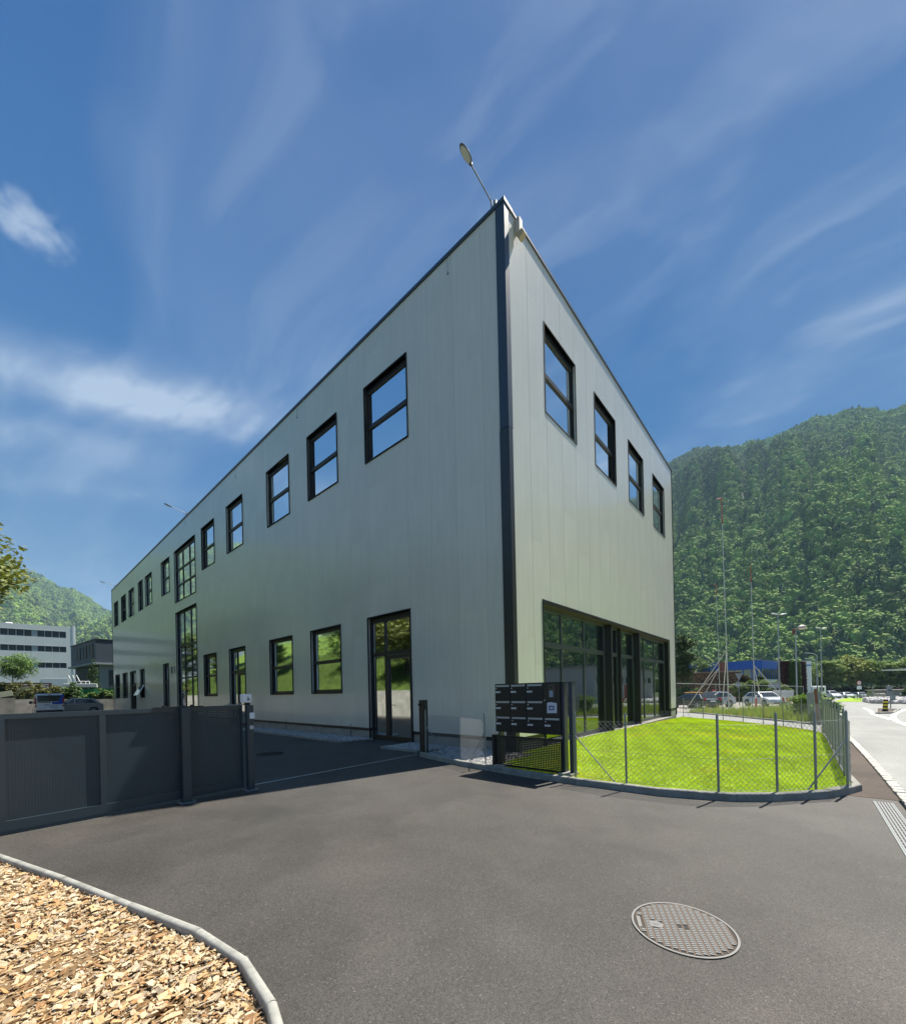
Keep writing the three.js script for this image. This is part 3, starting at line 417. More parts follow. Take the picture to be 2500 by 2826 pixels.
// ================================================================== GATE, LETTERBOXES, FENCES, DRAINS
{
  const Z = -1.72;
  const g = thing('sliding_gate', 'anthracite sliding gate leaf with perforated infill sheets', 'gate', [-7.0, 0, Z]);
  const X = x => x + 7.0, F = (x0, x1, y0, y1) => box(X(x0), X(x1), y0, y1, -0.06, 0.0);
  obj('top_rail', F(-11.6, -5.262, 1.293, 1.352), M.gate, g); obj('bottom_rail', box(X(-11.6), X(-5.262), 0.045, 0.155, -0.062, 0.002), M.gate, g);
  for (const [a, b] of [[-11.6, -11.54], [-10.75, -10.69], [-9.2, -9.14], [-7.835, -7.77], [-6.975, -6.912], [-6.128, -6.0], [-5.285, -5.262]]) obj('stile', F(a, b, 0.156, 1.292), M.gate, g);
  for (const [a, b] of [[-11.54, -10.75], [-10.69, -9.2], [-9.14, -7.835], [-7.77, -6.975], [-6.912, -6.128], [-6.0, -5.285]]) obj('perforated_sheet', box(X(a), X(b), 0.156, 1.292, -0.034, -0.032), M.gatePerf, g);
  const post = (x0, x1, label, extra) => { const t = thing('gate_post', label, 'post', [(x0 + x1) / 2, 0, Z + 0.065], 0); const w = (x1 - x0) / 2; obj('upright', rbox(-w, w, 0.008, 1.345, -0.03, 0.075, 0.006), M.gate, t); obj('base_plate', rbox(-w - 0.045, w + 0.045, 0, 0.012, -0.045, 0.12, 0.003), M.galv, t); extra?.(t); return t; };
  post(-6.12, -6.012, 'anthracite guide post in front of the gate leaf', t => obj('roller_bracket', [box(-0.35, 0.25, 1.352, 1.364, -0.16, -0.03), disc(-0.22, 1.374, -0.1, 0.025, 0.02, 'y'), disc(0.12, 1.374, -0.1, 0.025, 0.02, 'y')], M.black, t));
  post(-5.243, -5.147, 'anthracite post at the open end of the sliding gate', t => {
    obj('roller_bracket', [box(-0.30, -0.02, 1.35, 1.362, -0.16, -0.03), disc(-0.24, 1.374, -0.1, 0.022, 0.02, 'y'), disc(-0.10, 1.374, -0.1, 0.022, 0.02, 'y')], M.galv, t);
    obj('switch_box', rbox(-0.02, 0.055, 1.13, 1.23, 0.075, 0.105, 0.012), M.white, t); obj('round_plate', disc(0.012, 0.995, 0.079, 0.032, 0.008, 'z', 24), std([0.5, 0.5, 0.52], 0.4), t);
    obj('photo_cell', box(-0.02, 0.02, 1.226, 1.229, 0.08, 0.1), M.galv, t);
  });
  const bc = thing('warning_beacon', 'white warning beacon box on top of the gate end post', 'beacon', [-5.215, 1.346, Z + 0.05]);
  obj('foot', rbox(-0.03, 0.035, 0, 0.04, -0.03, 0.05, 0.006), M.black, bc); obj('housing', rbox(-0.075, 0.055, 0.04, 0.175, -0.07, 0.07, 0.014), M.white, bc); obj('arrow_mark', prism([[-0.025, 0.07], [0.035, 0.08], [-0.008, 0.14]], 0.071, 0.073), M.galv, bc);
  const r = thing('gate_receiver', 'black channel post where the gate would close', 'post', [-1.23, 0, -1.83]);
  obj('front_channel', [box(-0.05, 0.03, 0, 1.3, 0.09, 0.14), box(-0.05, -0.035, 0, 1.3, -0.01, 0.09)], M.bronze, r); obj('rear_channel', box(0.035, 0.09, 0, 1.3, -0.01, 0.14), M.black, r); obj('steel_edge', box(0.031, 0.034, 0, 1.298, 0.10, 0.14), M.galv, r);
  obj('catch', [box(-0.12, -0.05, 1.17, 1.22, 0.03, 0.08), box(-0.1, -0.05, 0.05, 0.09, 0.03, 0.08)], M.black, r); obj('lock', disc(-0.052, 0.5, 0.05, 0.015, 0.02, 'x'), M.black, r);
  const rail = thing('gate_track', 'thin steel gate track let into the asphalt', 'track', [-3.2, 0, -1.93]); obj('rail', rbox(-1.87, 1.9, 0.001, 0.012, -0.014, 0.014, 0.004), M.steel, rail);
}
{ // letterboxes
  const t = thing('letterbox_unit', 'black letterbox bank on a perforated stand by the kerb', 'letterbox', [-1.66, 0, 0]);
  const z0 = 0.629, z1 = 1.943, cols = [0.629, 0.967, 1.30, 1.634, 1.943], rows = [1.601, 1.304, 1.017, 0.72];
  const FX = (za, zb, y0, y1, d0, d1) => box(d0, d1, y0, y1, za, zb); // d0<0 proud towards the yard
  obj('housing', FX(z0, z1, 0.72, 1.601, 0.006, 0.18), M.mailDark, t);
  obj('cap', FX(z0 - 0.004, z1 + 0.2, 1.6012, 1.609, -0.004, 0.185), M.mailDark, t);
  for (let r = 0; r < 3; r++) for (let c = 0; c < 4; c++) {
    if (c === 3 && r < 2) continue;
    const a = cols[c] + 0.003, b = cols[c + 1] - 0.003, y1 = rows[r] - 0.004, y0 = rows[r + 1] + 0.004, m = r === 1 ? M.mailBronze : M.mailDark;
    const d = obj('letterbox', [FX(a, b, y0, y1 - 0.108, -0.004, 0.005), FX(a, b, y1 - 0.105, y1, -0.002, 0.005)], m, t);
    obj('slot_flap', rbox(-0.009, -0.0025, y1 - 0.045, y1 - 0.012, a + 0.02, b - 0.02, 0.002), std([0.42, 0.45, 0.45], 0.4, 0.4), d);
    obj('lock', disc(-0.004, y1 - 0.075, a + 0.03, 0.012, 0.012, 'x', 14), M.steel, d);
    obj('name_plate', rbox(-0.009, -0.0045, y1 - 0.155, y1 - 0.125, a + 0.012, a + 0.12, 0.002), M.paper, d); obj('name_print', box(-0.0098, -0.0092, y1 - 0.143, y1 - 0.137, a + 0.03, a + 0.11), M.mailDark, d);
  }
  const ip = obj('intercom_panel', FX(1.637, 1.94, 1.021, 1.598, -0.004, 0.005), M.mailBronze, t);
  obj('keypad', rbox(-0.009, -0.0045, 1.345, 1.575, 1.735, 1.85, 0.002), std([0.09, 0.075, 0.06], 0.35, 0.6), ip);
  const cam = obj('camera_lens', disc(-0.012, 1.53, 1.785, 0.018, 0.008, 'x', 16), M.black, ip);
  for (let i = 0; i < 5; i++) obj('button', rbox(-0.012, -0.0092, 1.36 + i * 0.022, 1.378 + i * 0.022, 1.752, 1.82, 0.0015), std([0.30, 0.38, 0.48], 0.4), ip);
  obj('lock', disc(-0.006, 1.305, 1.66, 0.011, 0.01, 'x', 14), M.steel, ip);
  const st = obj('number_sticker', [prism([[1.70, 1.085], [1.88, 1.09], [1.882, 1.255], [1.78, 1.272], [1.705, 1.262]], 0, 0.0012).rotateY(-Math.PI / 2).translate(-0.0045, 0, 0)], std([0.55, 0.60, 0.66], 0.6), ip);
  const cv = document.createElement('canvas'); cv.width = 128; cv.height = 96; const cx = cv.getContext('2d'); cx.fillStyle = '#22307c'; cx.fillRect(0, 0, 128, 96); cx.fillStyle = '#f2f4fa'; cx.font = 'bold 74px sans-serif'; cx.textAlign = 'center'; cx.textBaseline = 'middle'; cx.fillText('00', 64, 50);
  const ct = new THREE.CanvasTexture(cv); ct.colorSpace = THREE.SRGBColorSpace; const pl = new THREE.PlaneGeometry(0.1, 0.075); pl.rotateY(-Math.PI / 2); pl.translate(-0.0066, 1.175, 1.785); obj('number_print', pl, std([1, 1, 1], 0.6, 0, { map: ct }), st);
  for (const [za, zb] of [[0.66, 0.70], [1.943, 1.99], [2.07, 2.135]]) obj('stand_post', FX(za, zb, 0.05, za > 1.9 ? 1.6 : 0.72, 0.04, 0.17), M.navy, t);
  obj('stand_post', FX(0.545, 0.60, 0.05, 0.66, -0.02, 0.2), M.mailDark, t);
  const ps = obj('stand_frame', [FX(0.6, 1.955, 0.625, 0.652, 0.0, 0.03), FX(0.6, 1.955, 0.09, 0.115, 0.0, 0.03), FX(0.6, 0.625, 0.115, 0.625, 0.0, 0.03), FX(1.93, 1.955, 0.115, 0.625, 0.0, 0.03)], M.mailDark, t);
  obj('perforated_sheet', FX(0.625, 1.93, 0.115, 0.625, 0.014, 0.016), M.boxPerf, ps);
  obj('base_board', box(0.03, 0.06, 0.06, 0.085, 0.75, 1.93), std([0.45, 0.36, 0.04], 0.7), t);
  for (const [z, l] of [[0.72, 0.22], [2.02, 0.24]]) { const s = thing('paving_slab', z < 1 ? 'pale concrete offcut under the near letterbox foot' : 'pale concrete block under the outer letterbox post', 'block', [-1.62, 0.06, z]); obj('block', rbox(-0.1, 0.18, 0, 0.045, -l / 2, l / 2, 0.01), M.kerb, s); }
}
// chain-link fences
function fence(label, pts, height, opts = {}) { // pts: site [x, z]; post index list with braces
  const o = pts[0], t = thing('chain_link_fence', label, 'fence', [o[0], 0, o[1]], 0, 'wire fences round the lawn');
  const P = pts.map(p => [p[0] - o[0], H(p[0]) + (opts.lift ?? 0.08), p[1] - o[1]]), len = [0]; for (let i = 1; i < P.length; i++) len.push(len[i - 1] + Math.hypot(P[i][0] - P[i - 1][0], P[i][2] - P[i - 1][2]));
  const at = (u, y) => { u = Math.max(0, Math.min(len.at(-1), u)); let i = 1; while (i < P.length - 1 && u > len[i]) i++; const k = (u - len[i - 1]) / (len[i] - len[i - 1]); return V(mix(P[i - 1][0], P[i][0], k), mix(P[i - 1][1], P[i][1], k) + y, mix(P[i - 1][2], P[i][2], k)); };
  const pr = opts.pr ?? 0.015, ph = height + 0.1;
  P.forEach((p, i) => { if (opts.skip?.includes(i)) return; const m = obj('post', [rod(V(0, -0.1, 0), V(0, ph, 0), pr, 8), rod(V(0, ph, 0), V(0, ph + 0.025, 0), pr * 0.95, 8, pr * 0.3)], M.galv, t); m.position.set(p[0], p[1], p[2]); m.rotation.z = ((i * 13) % 5 - 2) * 0.004; });
  (opts.braces ?? []).forEach(([i, dir]) => { const a = P[i], u = len[i] + dir * 0.62; obj('brace', rod(V(a[0], a[1] + height * 0.72, a[2]), at(u, -0.02).add(V(...(opts.off ?? [0.05, 0, 0]))), 0.011, 6), M.galv, t); });
  const gs = [], L = len.at(-1), s = opts.cell ?? 0.072, wr = opts.wr ?? 0.0022, up = height - 0.02, y0 = 0.03;
  for (const dir of [1, -1]) for (let u = -up; u < L + up; u += s) { // one wire of the diamond weave
    let prev = null; const n = 6; for (let k = 0; k <= n; k++) { const y = y0 + (up - y0) * k / n, uu = u + dir * (y - y0); if (uu < 0 || uu > L) { prev = null; continue; } const q = at(uu, y + 0.012 * Math.sin(uu * 2.1) * (k === n ? 1 : k / n)); if (prev) gs.push(rod(prev, q, wr, 3)); prev = q; } }
  const wires = (opts.wires ?? [up, up * 0.5, y0]);
  for (const y of wires) for (let u = 0; u < L; u += 0.3) gs.push(rod(at(u, y + 0.012 * Math.sin(u * 2.1) * (y / up)), at(Math.min(L, u + 0.3), y + 0.012 * Math.sin(Math.min(L, u + 0.3) * 2.1) * (y / up)), wr * 1.15, 3));
  obj('wire_mesh', gs, M.wire, t); return t;
}
fence('short wire fence between gate receiver and letterboxes', [[-1.30, -1.62], [-1.70, 0.40]], 0.88, { braces: [[0, 1], [1, -1]], off: [0.16, 0, 0] });
fence('curved wire fence along the front kerb of the lawn', [[-1.74, 2.22], [-1.79, 3.02], [-1.60, 4.12], [-1.15, 4.70], [-0.68, 5.08], [-0.32, 5.40]], 0.92, { braces: [[0, 1], [5, -1]], off: [0.06, 0, 0] });
fence('straight wire fence along the pavement side of the lawn', [[-0.30, 5.44], [0.75, 5.43], [1.8, 5.43], [2.85, 5.43], [3.9, 5.43], [4.95, 5.43], [6.0, 5.43], [7.05, 5.43], [8.1, 5.42]], 0.90, { braces: [], skip: [0], cell: 0.075 });
fence('wire fence between the lawn and the back path', [[8.4, 5.40], [9.38, 5.22], [10.1, 4.92], [11.03, 4.41], [12.02, 3.78], [13.02, 3.04], [13.99, 2.21], [15.06, 1.26], [16.17, 0.18]], 0.92, { lift: 0.02, braces: [[8, -1]], cell: 0.09, wr: 0.0022, wires: [0.9, 0.03] });
{
  const g = thing('side_gate', 'narrow black wire gate at the far corner of the building', 'gate', [17.2, H(17.2), -0.6]);
  obj('gate_post', box(-0.9, -0.8, 0, 1.35, -0.05, 0.05), M.black, g); obj('gate_post', box(0.1, 0.2, 0, 1.35, -0.05, 0.05), M.black, g); obj('frame', [box(-0.8, 0.1, 1.2, 1.24, -0.015, 0.015), box(-0.8, 0.1, 0.1, 0.14, -0.015, 0.015)], M.black, g);
  const w = []; for (let i = 0; i < 16; i++) { w.push(rod(V(-0.8 + i * 0.056, 0.14, 0), V(-0.8 + Math.min(0.9, i * 0.056 + 0.5), 1.2, 0), 0.004, 3), rod(V(-0.8 + i * 0.056, 0.14, 0), V(-0.8 + Math.max(0, i * 0.056 - 0.5), 1.2, 0), 0.004, 3)); } obj('wire_mesh', w, M.wire, g);
}
// manholes and the drain channel
function manhole(label, x, z, r, turn, dark) {
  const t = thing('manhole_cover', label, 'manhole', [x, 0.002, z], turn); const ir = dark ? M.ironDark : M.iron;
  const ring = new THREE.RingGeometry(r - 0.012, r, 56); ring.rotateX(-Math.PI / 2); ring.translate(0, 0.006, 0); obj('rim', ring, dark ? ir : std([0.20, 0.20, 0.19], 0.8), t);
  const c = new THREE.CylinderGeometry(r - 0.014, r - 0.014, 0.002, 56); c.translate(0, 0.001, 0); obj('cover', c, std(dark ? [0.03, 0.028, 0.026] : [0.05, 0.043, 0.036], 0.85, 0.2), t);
  const bars = [], studs = [], R = r - 0.018, p = 0.036; // ribs across with raised bricks between
  for (let i = -9; i <= 9; i++) { const xx = i * p, h = Math.sqrt(Math.max(0, R * R - xx * xx)); if (h < 0.03) continue; bars.push(box(xx - 0.004, xx + 0.004, 0.002, 0.0055, -h, h));
    for (let k = -16; k <= 16; k++) { const zz = k * 0.0185 + (i % 2 ? 0.009 : 0), x1 = xx + 0.018; if (Math.hypot(x1, zz) > R - 0.012) continue; if (Math.hypot(x1, zz) < 0.03) continue; if (Math.hypot(x1 + 0.15, zz - 0.01) < 0.042) continue; if (Math.abs(x1 + 0.245) < 0.014 && Math.abs(zz) < 0.07) continue; studs.push(box(x1 - 0.0125, x1 + 0.0125, 0.002, 0.0075, zz - 0.006, zz + 0.006)); } }
  obj('ribs', bars, std([0.13, 0.095, 0.07], 0.8, 0.2), t); obj('tread_studs', studs, ir, t);
  obj('lift_hole', disc(0.005, 0.003, 0, 0.02, 0.003, 'y', 20).scale(1.5, 1, 0.8), M.black, t);
  const sh = new THREE.Shape(); sh.moveTo(-0.035, -0.03); sh.lineTo(0.03, -0.035); sh.lineTo(0.04, 0.005); sh.lineTo(0.01, 0.04); sh.lineTo(-0.035, 0.03); const e = new THREE.ExtrudeGeometry(sh, { depth: 0.004, bevelEnabled: false }); e.rotateX(-Math.PI / 2); e.translate(-0.15, 0.003, 0.01); obj('emblem', [e, box(-0.17, -0.13, 0.007, 0.0085, 0.004, 0.008), box(-0.165, -0.14, 0.007, 0.0085, 0.018, 0.022)], ir, t);
  obj('name_bar', box(-0.257, -0.236, 0.002, 0.006, -0.06, 0.06), ir, t);
}
manhole('round cast iron manhole cover with brick tread in the driveway', -5.03, 4.39, 0.29, -1.15, false);
manhole('manhole cover behind the gate, darkened in colour for the yard shade', -3.3, -5.22, 0.33, 0.3, true);  // the shade of the yard is put into this darker iron
{
  const t = thing('drain_channel', 'long galvanised drain grating beside the pavement', 'drain', [-0.62, 0, 5.69]); const gm = std([0.20, 0.21, 0.215], 0.55, 0.4);
  obj('trough', box(-3.6, 0, -0.002, 0.002, -0.085, 0.085), M.ironDark, t);
  for (const z of [-0.085, 0.075]) obj('edge_frame', box(-3.6, 0, 0.002, 0.009, z, z + 0.01), M.galv, t);
  for (let i = 0; i < 6; i++) obj('grate_bar', box(-3.59, -0.005, 0.003, 0.0075, -0.072 + i * 0.026, -0.058 + i * 0.026), gm, t);
  const c = []; for (let i = 0; i <= 36; i++) c.push(box(-3.58 + i * 0.0985, -3.565 + i * 0.0985, 0.0025, 0.0068, -0.073, 0.073)); obj('cross_bars', c, gm, t);
}

// ================================================================== VEGETATION
// leaves spread through clumps inside an ellipsoid; one mesh per crown
function leafCloud(seed, n, clumps, size, { rx = 1, ry = 1, rz = 1, cr = 0.38, shell = 0.55, droop = 0.3, long = 1.5, flat = 0.6 } = {}) {
  const r = rng(seed), pos = new Float32Array(n * 18), nor = new Float32Array(n * 18), cs = [];
  for (let i = 0; i < clumps; i++) { let x, y, z, l; do { x = r() * 2 - 1; y = r() * 2 - 1; z = r() * 2 - 1; l = Math.hypot(x, y, z); } while (l > 1 || l < 0.25); const k = mix(shell, 1, r()) / l * Math.min(1, l + 0.25); cs.push([x * k * rx, y * k * ry, z * k * rz, cr * (0.55 + r() * 0.75)]); }
  const a = V(), b = V(), c = V(), d = V();
  for (let i = 0; i < n; i++) {
    const q = cs[Math.floor(r() * clumps)]; let x, y, z, l; do { x = r() * 2 - 1; y = r() * 2 - 1; z = r() * 2 - 1; l = Math.hypot(x, y, z); } while (l > 1); const k = q[3] * (l < 0.5 ? 1.5 : 1);
    const px = q[0] + x * k, py = q[1] + y * k * flat, pz = q[2] + z * k, yaw = r() * 6.283, pit = (r() - 0.35) * 1.6 - droop, roll = (r() - 0.5) * 1.4, s = size * (0.6 + r() * 0.8);
    const e = new THREE.Euler(pit, yaw, roll, 'YXZ'); const pts = [a.set(0, 0, 0), b.set(-0.5 * s, 0.08 * s, long * 0.5 * s), c.set(0, 0, long * s), d.set(0.5 * s, 0.08 * s, long * 0.5 * s)]; pts.forEach(p => p.applyEuler(e));
    const o = i * 18; [a, b, c, a, c, d].forEach((p, j) => { pos[o + j * 3] = p.x + px; pos[o + j * 3 + 1] = p.y + py; pos[o + j * 3 + 2] = p.z + pz; });
  }
  const g = new THREE.BufferGeometry(); g.setAttribute('position', new THREE.BufferAttribute(pos, 3)); g.computeVertexNormals(); return g;
}
function limbs(seed, h, r0, crownY, spread, n) {
  const r = rng(seed), gs = [], top = V((r() - 0.5) * 0.08 * h, h, (r() - 0.5) * 0.08 * h); const k1 = V(top.x * 0.3, h * 0.45, top.z * 0.2);
  gs.push(rod(V(0, -0.3, 0), k1, r0, 8, r0 * 0.72), rod(k1, top, r0 * 0.72, 7, r0 * 0.2));
  for (let i = 0; i < n; i++) { const a = i * 2.4 + r(), y = crownY + (h - crownY) * (0.0 + 0.75 * i / n), p = V(mix(0, top.x, y / h), y, mix(0, top.z, y / h)), l = spread * (0.55 + r() * 0.45), q = V(p.x + Math.cos(a) * l * 0.6, y + l * 0.35, p.z + Math.sin(a) * l * 0.6), e = V(q.x + Math.cos(a + 0.4) * l * 0.4, q.y + l * 0.3, q.z + Math.sin(a + 0.4) * l * 0.4); gs.push(rod(p, q, r0 * 0.3, 5, r0 * 0.18), rod(q, e, r0 * 0.18, 4, r0 * 0.06)); }
  return gs;
}
function tree(name, label, X, d, opt, group) {
  const { h = 8, crownY = 2.5, rx = 3, n = 2400, clumps = 40, size = 0.3, color = [0.07, 0.13, 0.03], seed = 1, trunk = 0.16, tr = 0.25, y, shape = {} } = opt, t = far(name, label, 'tree', X, d, seed * 1.7, group, y ?? gy(X, d));
  obj('trunk', limbs(seed + 50, h * 0.86, trunk, crownY, rx * 0.9, 7), M.bark, t);
  const ry = (h - crownY) / 2, c = obj('crown', leafCloud(seed, n, clumps, size, { rx: rx * 0.8, ry: ry * 0.85, rz: rx * 0.8, cr: rx * 0.36, ...shape }), leafMat(color, tr), t); c.position.y = crownY + ry; return t;
}
function bush(name, label, X, d, { rx = 1, ry = 0.8, rz = 1, n = 1500, clumps = 24, size = 0.12, color = [0.1, 0.18, 0.03], seed = 1, y, cat = 'bush', shape = {}, core = true, turn = 0 }, group) {
  const t = far(name, label, cat, X, d, turn, group, y ?? gy(X, d)); const c = obj('foliage', leafCloud(seed, n, clumps, size, { rx: rx * 0.85, ry: ry * 0.85, rz: rz * 0.85, cr: Math.min(rx, ry, rz) * 0.4, shell: 0.75, ...shape }), leafMat(color, 0.25), t); c.position.y = ry;
  if (core) { const g = new THREE.IcosahedronGeometry(1, 3); g.scale(rx * 0.62, ry * 0.7, rz * 0.62); g.translate(0, ry * 0.82, 0); obj('foliage_core', g, std([0.02, 0.03, 0.01], 1), t); }  // solid near-black core filling the inside of the leaves
  return t;
}

// ================================================================== MOUNTAINS AND FORESTS
function mountain(name, az0, az1, r0, r1, tanAt, seed, forestLabel, count, dens) {
  const D = Math.PI / 180, na = 150, nr = 54, surf = (az, t) => {
    const r = r0 + (r1 - r0) * t, X = Math.sin(az * D) * r, Z = -Math.cos(az * D) * r, top = tanAt(az) * r1, sp = fbm(az * 0.22 + seed, t * 1.6, 4, seed) - 0.5, sp2 = Math.abs(fbm(az * 0.55 + seed * 3, t * 2.2, 4, seed + 5) - 0.5);
    let h = top * (0.10 * t + 0.90 * Math.pow(t, 1.12)) ; h += (sp * 190 - sp2 * 190 + 34) * Math.sin(Math.PI * Math.min(1, t * 0.98)) * (r1 / 1400); h += (fbm(X * 0.02, Z * 0.02, 3, seed + 9) - 0.5) * 14 * sstep(0, 0.1, t);
    if (t > 1) h = top - (t - 1) * top * 3; return [X, -3.5 + h, Z];
  };
  const pos = [], idx = []; for (let i = 0; i <= na; i++) for (let j = 0; j <= nr; j++) pos.push(...surf(mix(az0, az1, i / na), j / (nr - 5)));
  for (let i = 0; i < na; i++) for (let j = 0; j < nr; j++) { const a = i * (nr + 1) + j, b = a + nr + 1; idx.push(a, b, a + 1, b, b + 1, a + 1); }
  const g = new THREE.BufferGeometry(); g.setAttribute('position', new THREE.Float32BufferAttribute(pos, 3)); g.setIndex(idx); g.computeVertexNormals(); struct(name, g, M.forestFloor);
  // the wood on it
  const geos = [1, 2, 3, 4].map(k => { // a lumpy crown: dark heart under sprays of leaves
    const r = rng(700 + k), lob = Array.from({ length: 11 }, () => { const y = r() * 1.5 - 0.55, a = r() * 6.283, h = Math.sqrt(Math.max(0.05, 1 - y * y)) * (0.45 + r() * 0.3); return [Math.cos(a) * h, y * 0.72, Math.sin(a) * h, 0.26 + r() * 0.24]; }), pos = [], nor = [];
    const core = new THREE.IcosahedronGeometry(0.66, 1), cp = core.attributes.position; core.computeVertexNormals(); for (let i = 0; i < cp.count; i++) { pos.push(cp.getX(i), cp.getY(i) * 0.85, cp.getZ(i)); nor.push(core.attributes.normal.getX(i), core.attributes.normal.getY(i), core.attributes.normal.getZ(i)); }
    for (let i = 0; i < 420; i++) { const L = lob[i % lob.length], v = V(r() - 0.5, r() - 0.42, r() - 0.5).normalize(), c = V(L[0], L[1], L[2]).addScaledVector(v, L[3] * (0.75 + r() * 0.35)), n = v.clone().add(V(r() - 0.5, r() - 0.3, r() - 0.5).multiplyScalar(0.9)).normalize(), t1 = V(r() - 0.5, r() - 0.5, r() - 0.5).cross(n).normalize(), t2 = n.clone().cross(t1), s = 0.07 + r() * 0.10, q = [c.clone().addScaledVector(t1, s), c.clone().addScaledVector(t2, s), c.clone().addScaledVector(t1, -s), c.clone().addScaledVector(t2, -s)]; for (const j of [0, 1, 2, 0, 2, 3]) { pos.push(q[j].x, q[j].y, q[j].z); nor.push(n.x, n.y, n.z); } }
    const g = new THREE.BufferGeometry(); g.setAttribute('position', new THREE.Float32BufferAttribute(pos, 3)); g.setAttribute('normal', new THREE.Float32BufferAttribute(nor, 3)); return g; });
  const rr = rng(seed), root = new THREE.Group(), o = new THREE.Object3D(); root.name = numbered('forest'); scene.add(root); root.userData = { kind: 'stuff', label: forestLabel };
  const mat = std([1, 1, 1], 0.95), per = Math.ceil(count / 4), lim = (dens ?? [[az0, az1, 1]]);
  geos.forEach(ge => { const im = new THREE.InstancedMesh(ge, mat, per); im.name = 'forest'; im.castShadow = im.receiveShadow = true;
    for (let i = 0; i < per; i++) {
      let u = rr() * lim.reduce((s, l) => s + l[2], 0), L = lim[0]; for (const l of lim) { if (u < l[2]) { L = l; break; } u -= l[2]; }
      const az = mix(L[0], L[1], rr()), R0 = r0 / r1, t = (Math.sqrt(rr() * (1 - R0 * R0) + R0 * R0) - R0) / (1 - R0) * 1.02, [X, Y, Z] = surf(az, t), s = (2.0 + 5.8 * Math.pow(rr(), 1.7)) * (r1 > 1800 ? 1.35 : 1), con = rr() < 0.16;
      o.position.set(X + (rr() - 0.5) * 4, Y + s * 0.55, Z + (rr() - 0.5) * 4); o.rotation.set((rr() - 0.5) * 0.4, rr() * 6.3, (rr() - 0.5) * 0.4); o.scale.set(s * (con ? 0.6 : 1), s * (con ? 1.5 : 0.85 + rr() * 0.45), s * (con ? 0.6 : 1)); o.updateMatrix(); im.setMatrixAt(i, o.matrix);
      const patch = fbm(X * 0.006, Z * 0.006 + Y * 0.004, 3, 7), k = 0.62 + rr() * 0.6 + (patch - 0.5) * 0.9, w = rr(); im.setColorAt(i, con ? rgb(0.07 * k, 0.135 * k, 0.055 * k) : rgb((0.16 + w * 0.10) * k, (0.28 + w * 0.08) * k, (0.055 + w * 0.025) * k));
    } root.add(im); });
}
const curve = pts => x => { for (let i = 0; i + 1 < pts.length; i++) if (x <= pts[i + 1][0]) return mix(pts[i][1], pts[i + 1][1], sstep(pts[i][0], pts[i + 1][0], x)); return pts.at(-1)[1]; };
mountain('mountain', 14, 128, 330, 1320, curve([[14, 0.30], [24, 0.49], [29, 0.488], [32, 0.497], [36, 0.482], [39.6, 0.478], [42.9, 0.488], [45, 0.478], [48.7, 0.452], [60, 0.42], [75, 0.46], [95, 0.38], [128, 0.20]]), 4, 'dense green broadleaf forest on the mountainside beyond the road', 80000, [[26, 52, 0.62], [52, 90, 0.3], [90, 128, 0.08]]);
mountain('mountain', -100, -25, 760, 2250, curve([[-100, 0.36], [-70, 0.34], [-56, 0.275], [-48.6, 0.232], [-46.4, 0.216], [-43.8, 0.195], [-40.9, 0.163], [-35, 0.11], [-25, 0.05]]), 8, 'hazy forest on the distant mountain above the yard', 40000, [[-51, -38, 0.55], [-85, -51, 0.45]]);

// ================================================================== RIGHT-HAND BACKGROUND
const off = (bearing, d) => bearing * d;   // metres east of the camera's axis: tangent of the surveyed bearing times the distance
// row of trees along the far side of the parking
{
  const crowns = [21, 22, 23].map(s => leafCloud(s, 2600, 46, 0.34, { rx: 2.7, ry: 3.9, rz: 2.7, cr: 1.15, shell: 0.6 })), trunks = [1, 2].map(s => join(limbs(s, 8, 0.13, 2.2, 2.2, 6))), mats = [[0.17, 0.26, 0.036], [0.14, 0.23, 0.034], [0.24, 0.28, 0.04]].map(c => leafMat(c, 0.25)), r = rng(77);
  const pos = [[0.8921, 118], [0.9231, 122], [0.9486, 118], [0.9778, 124], [1.0015, 119], [1.0289, 124], [1.0526, 118], [1.0763, 122], [1.1018, 117], [1.1274, 121], [1.1511, 116], [1.1812, 112], [1.2131, 110], [1.2496, 106]];
  const where = ['leftmost tree of the far row, behind the curved street lamps', 'second tree of the far row from the street lamps', 'third tree of the far row, above the parked white hatchback', 'fourth tree of the far row, above the far white car', 'fifth tree of the far row, yellow-green and tallest of the middle', 'sixth tree of the far row, behind the round speed sign', 'seventh tree of the far row, right of the round speed sign', 'eighth tree of the far row, above the low concrete cabin', 'ninth tree of the far row, left of the shelter roof', 'tenth tree of the far row, at the picture edge behind the shelter', 'eleventh tree of the far row, past the shelter', 'twelfth tree of the far row, past the shelter', 'thirteenth tree of the far row, past the shelter', 'last tree of the far row, past the shelter'];
  pos.forEach(([b, d], i) => { const X = off(b, d), t = far('roadside_tree', where[i], 'tree', X, d, r() * 6, 'trees in the far row'), s = (i === 4 ? 1.12 : 0.9 + r() * 0.16); t.scale.set(s * 1.25, s * 1.08, s * 1.25); obj('trunk', trunks[i % 2], M.bark, t); const c = obj('crown', crowns[i % 3], mats[i === 4 || i === 1 ? 2 : i % 2], t); c.position.y = 6.6; });
  const hedge = far('far_hedge', 'dark undergrowth below the far row of trees', 'hedge', off(1.0489, 126), 126); obj('foliage', leafCloud(5, 5200, 90, 0.4, { rx: 26, ry: 1.6, rz: 2, cr: 1.3 }), leafMat([0.035, 0.065, 0.014], 0.15), hedge).position.y = 1.6;
  obj('foliage_core', box(-27, 27, 0, 2.4, -0.6, 0.6), std([0.014, 0.02, 0.008], 1), hedge);  // solid near-black block inside the hedge leaves
}
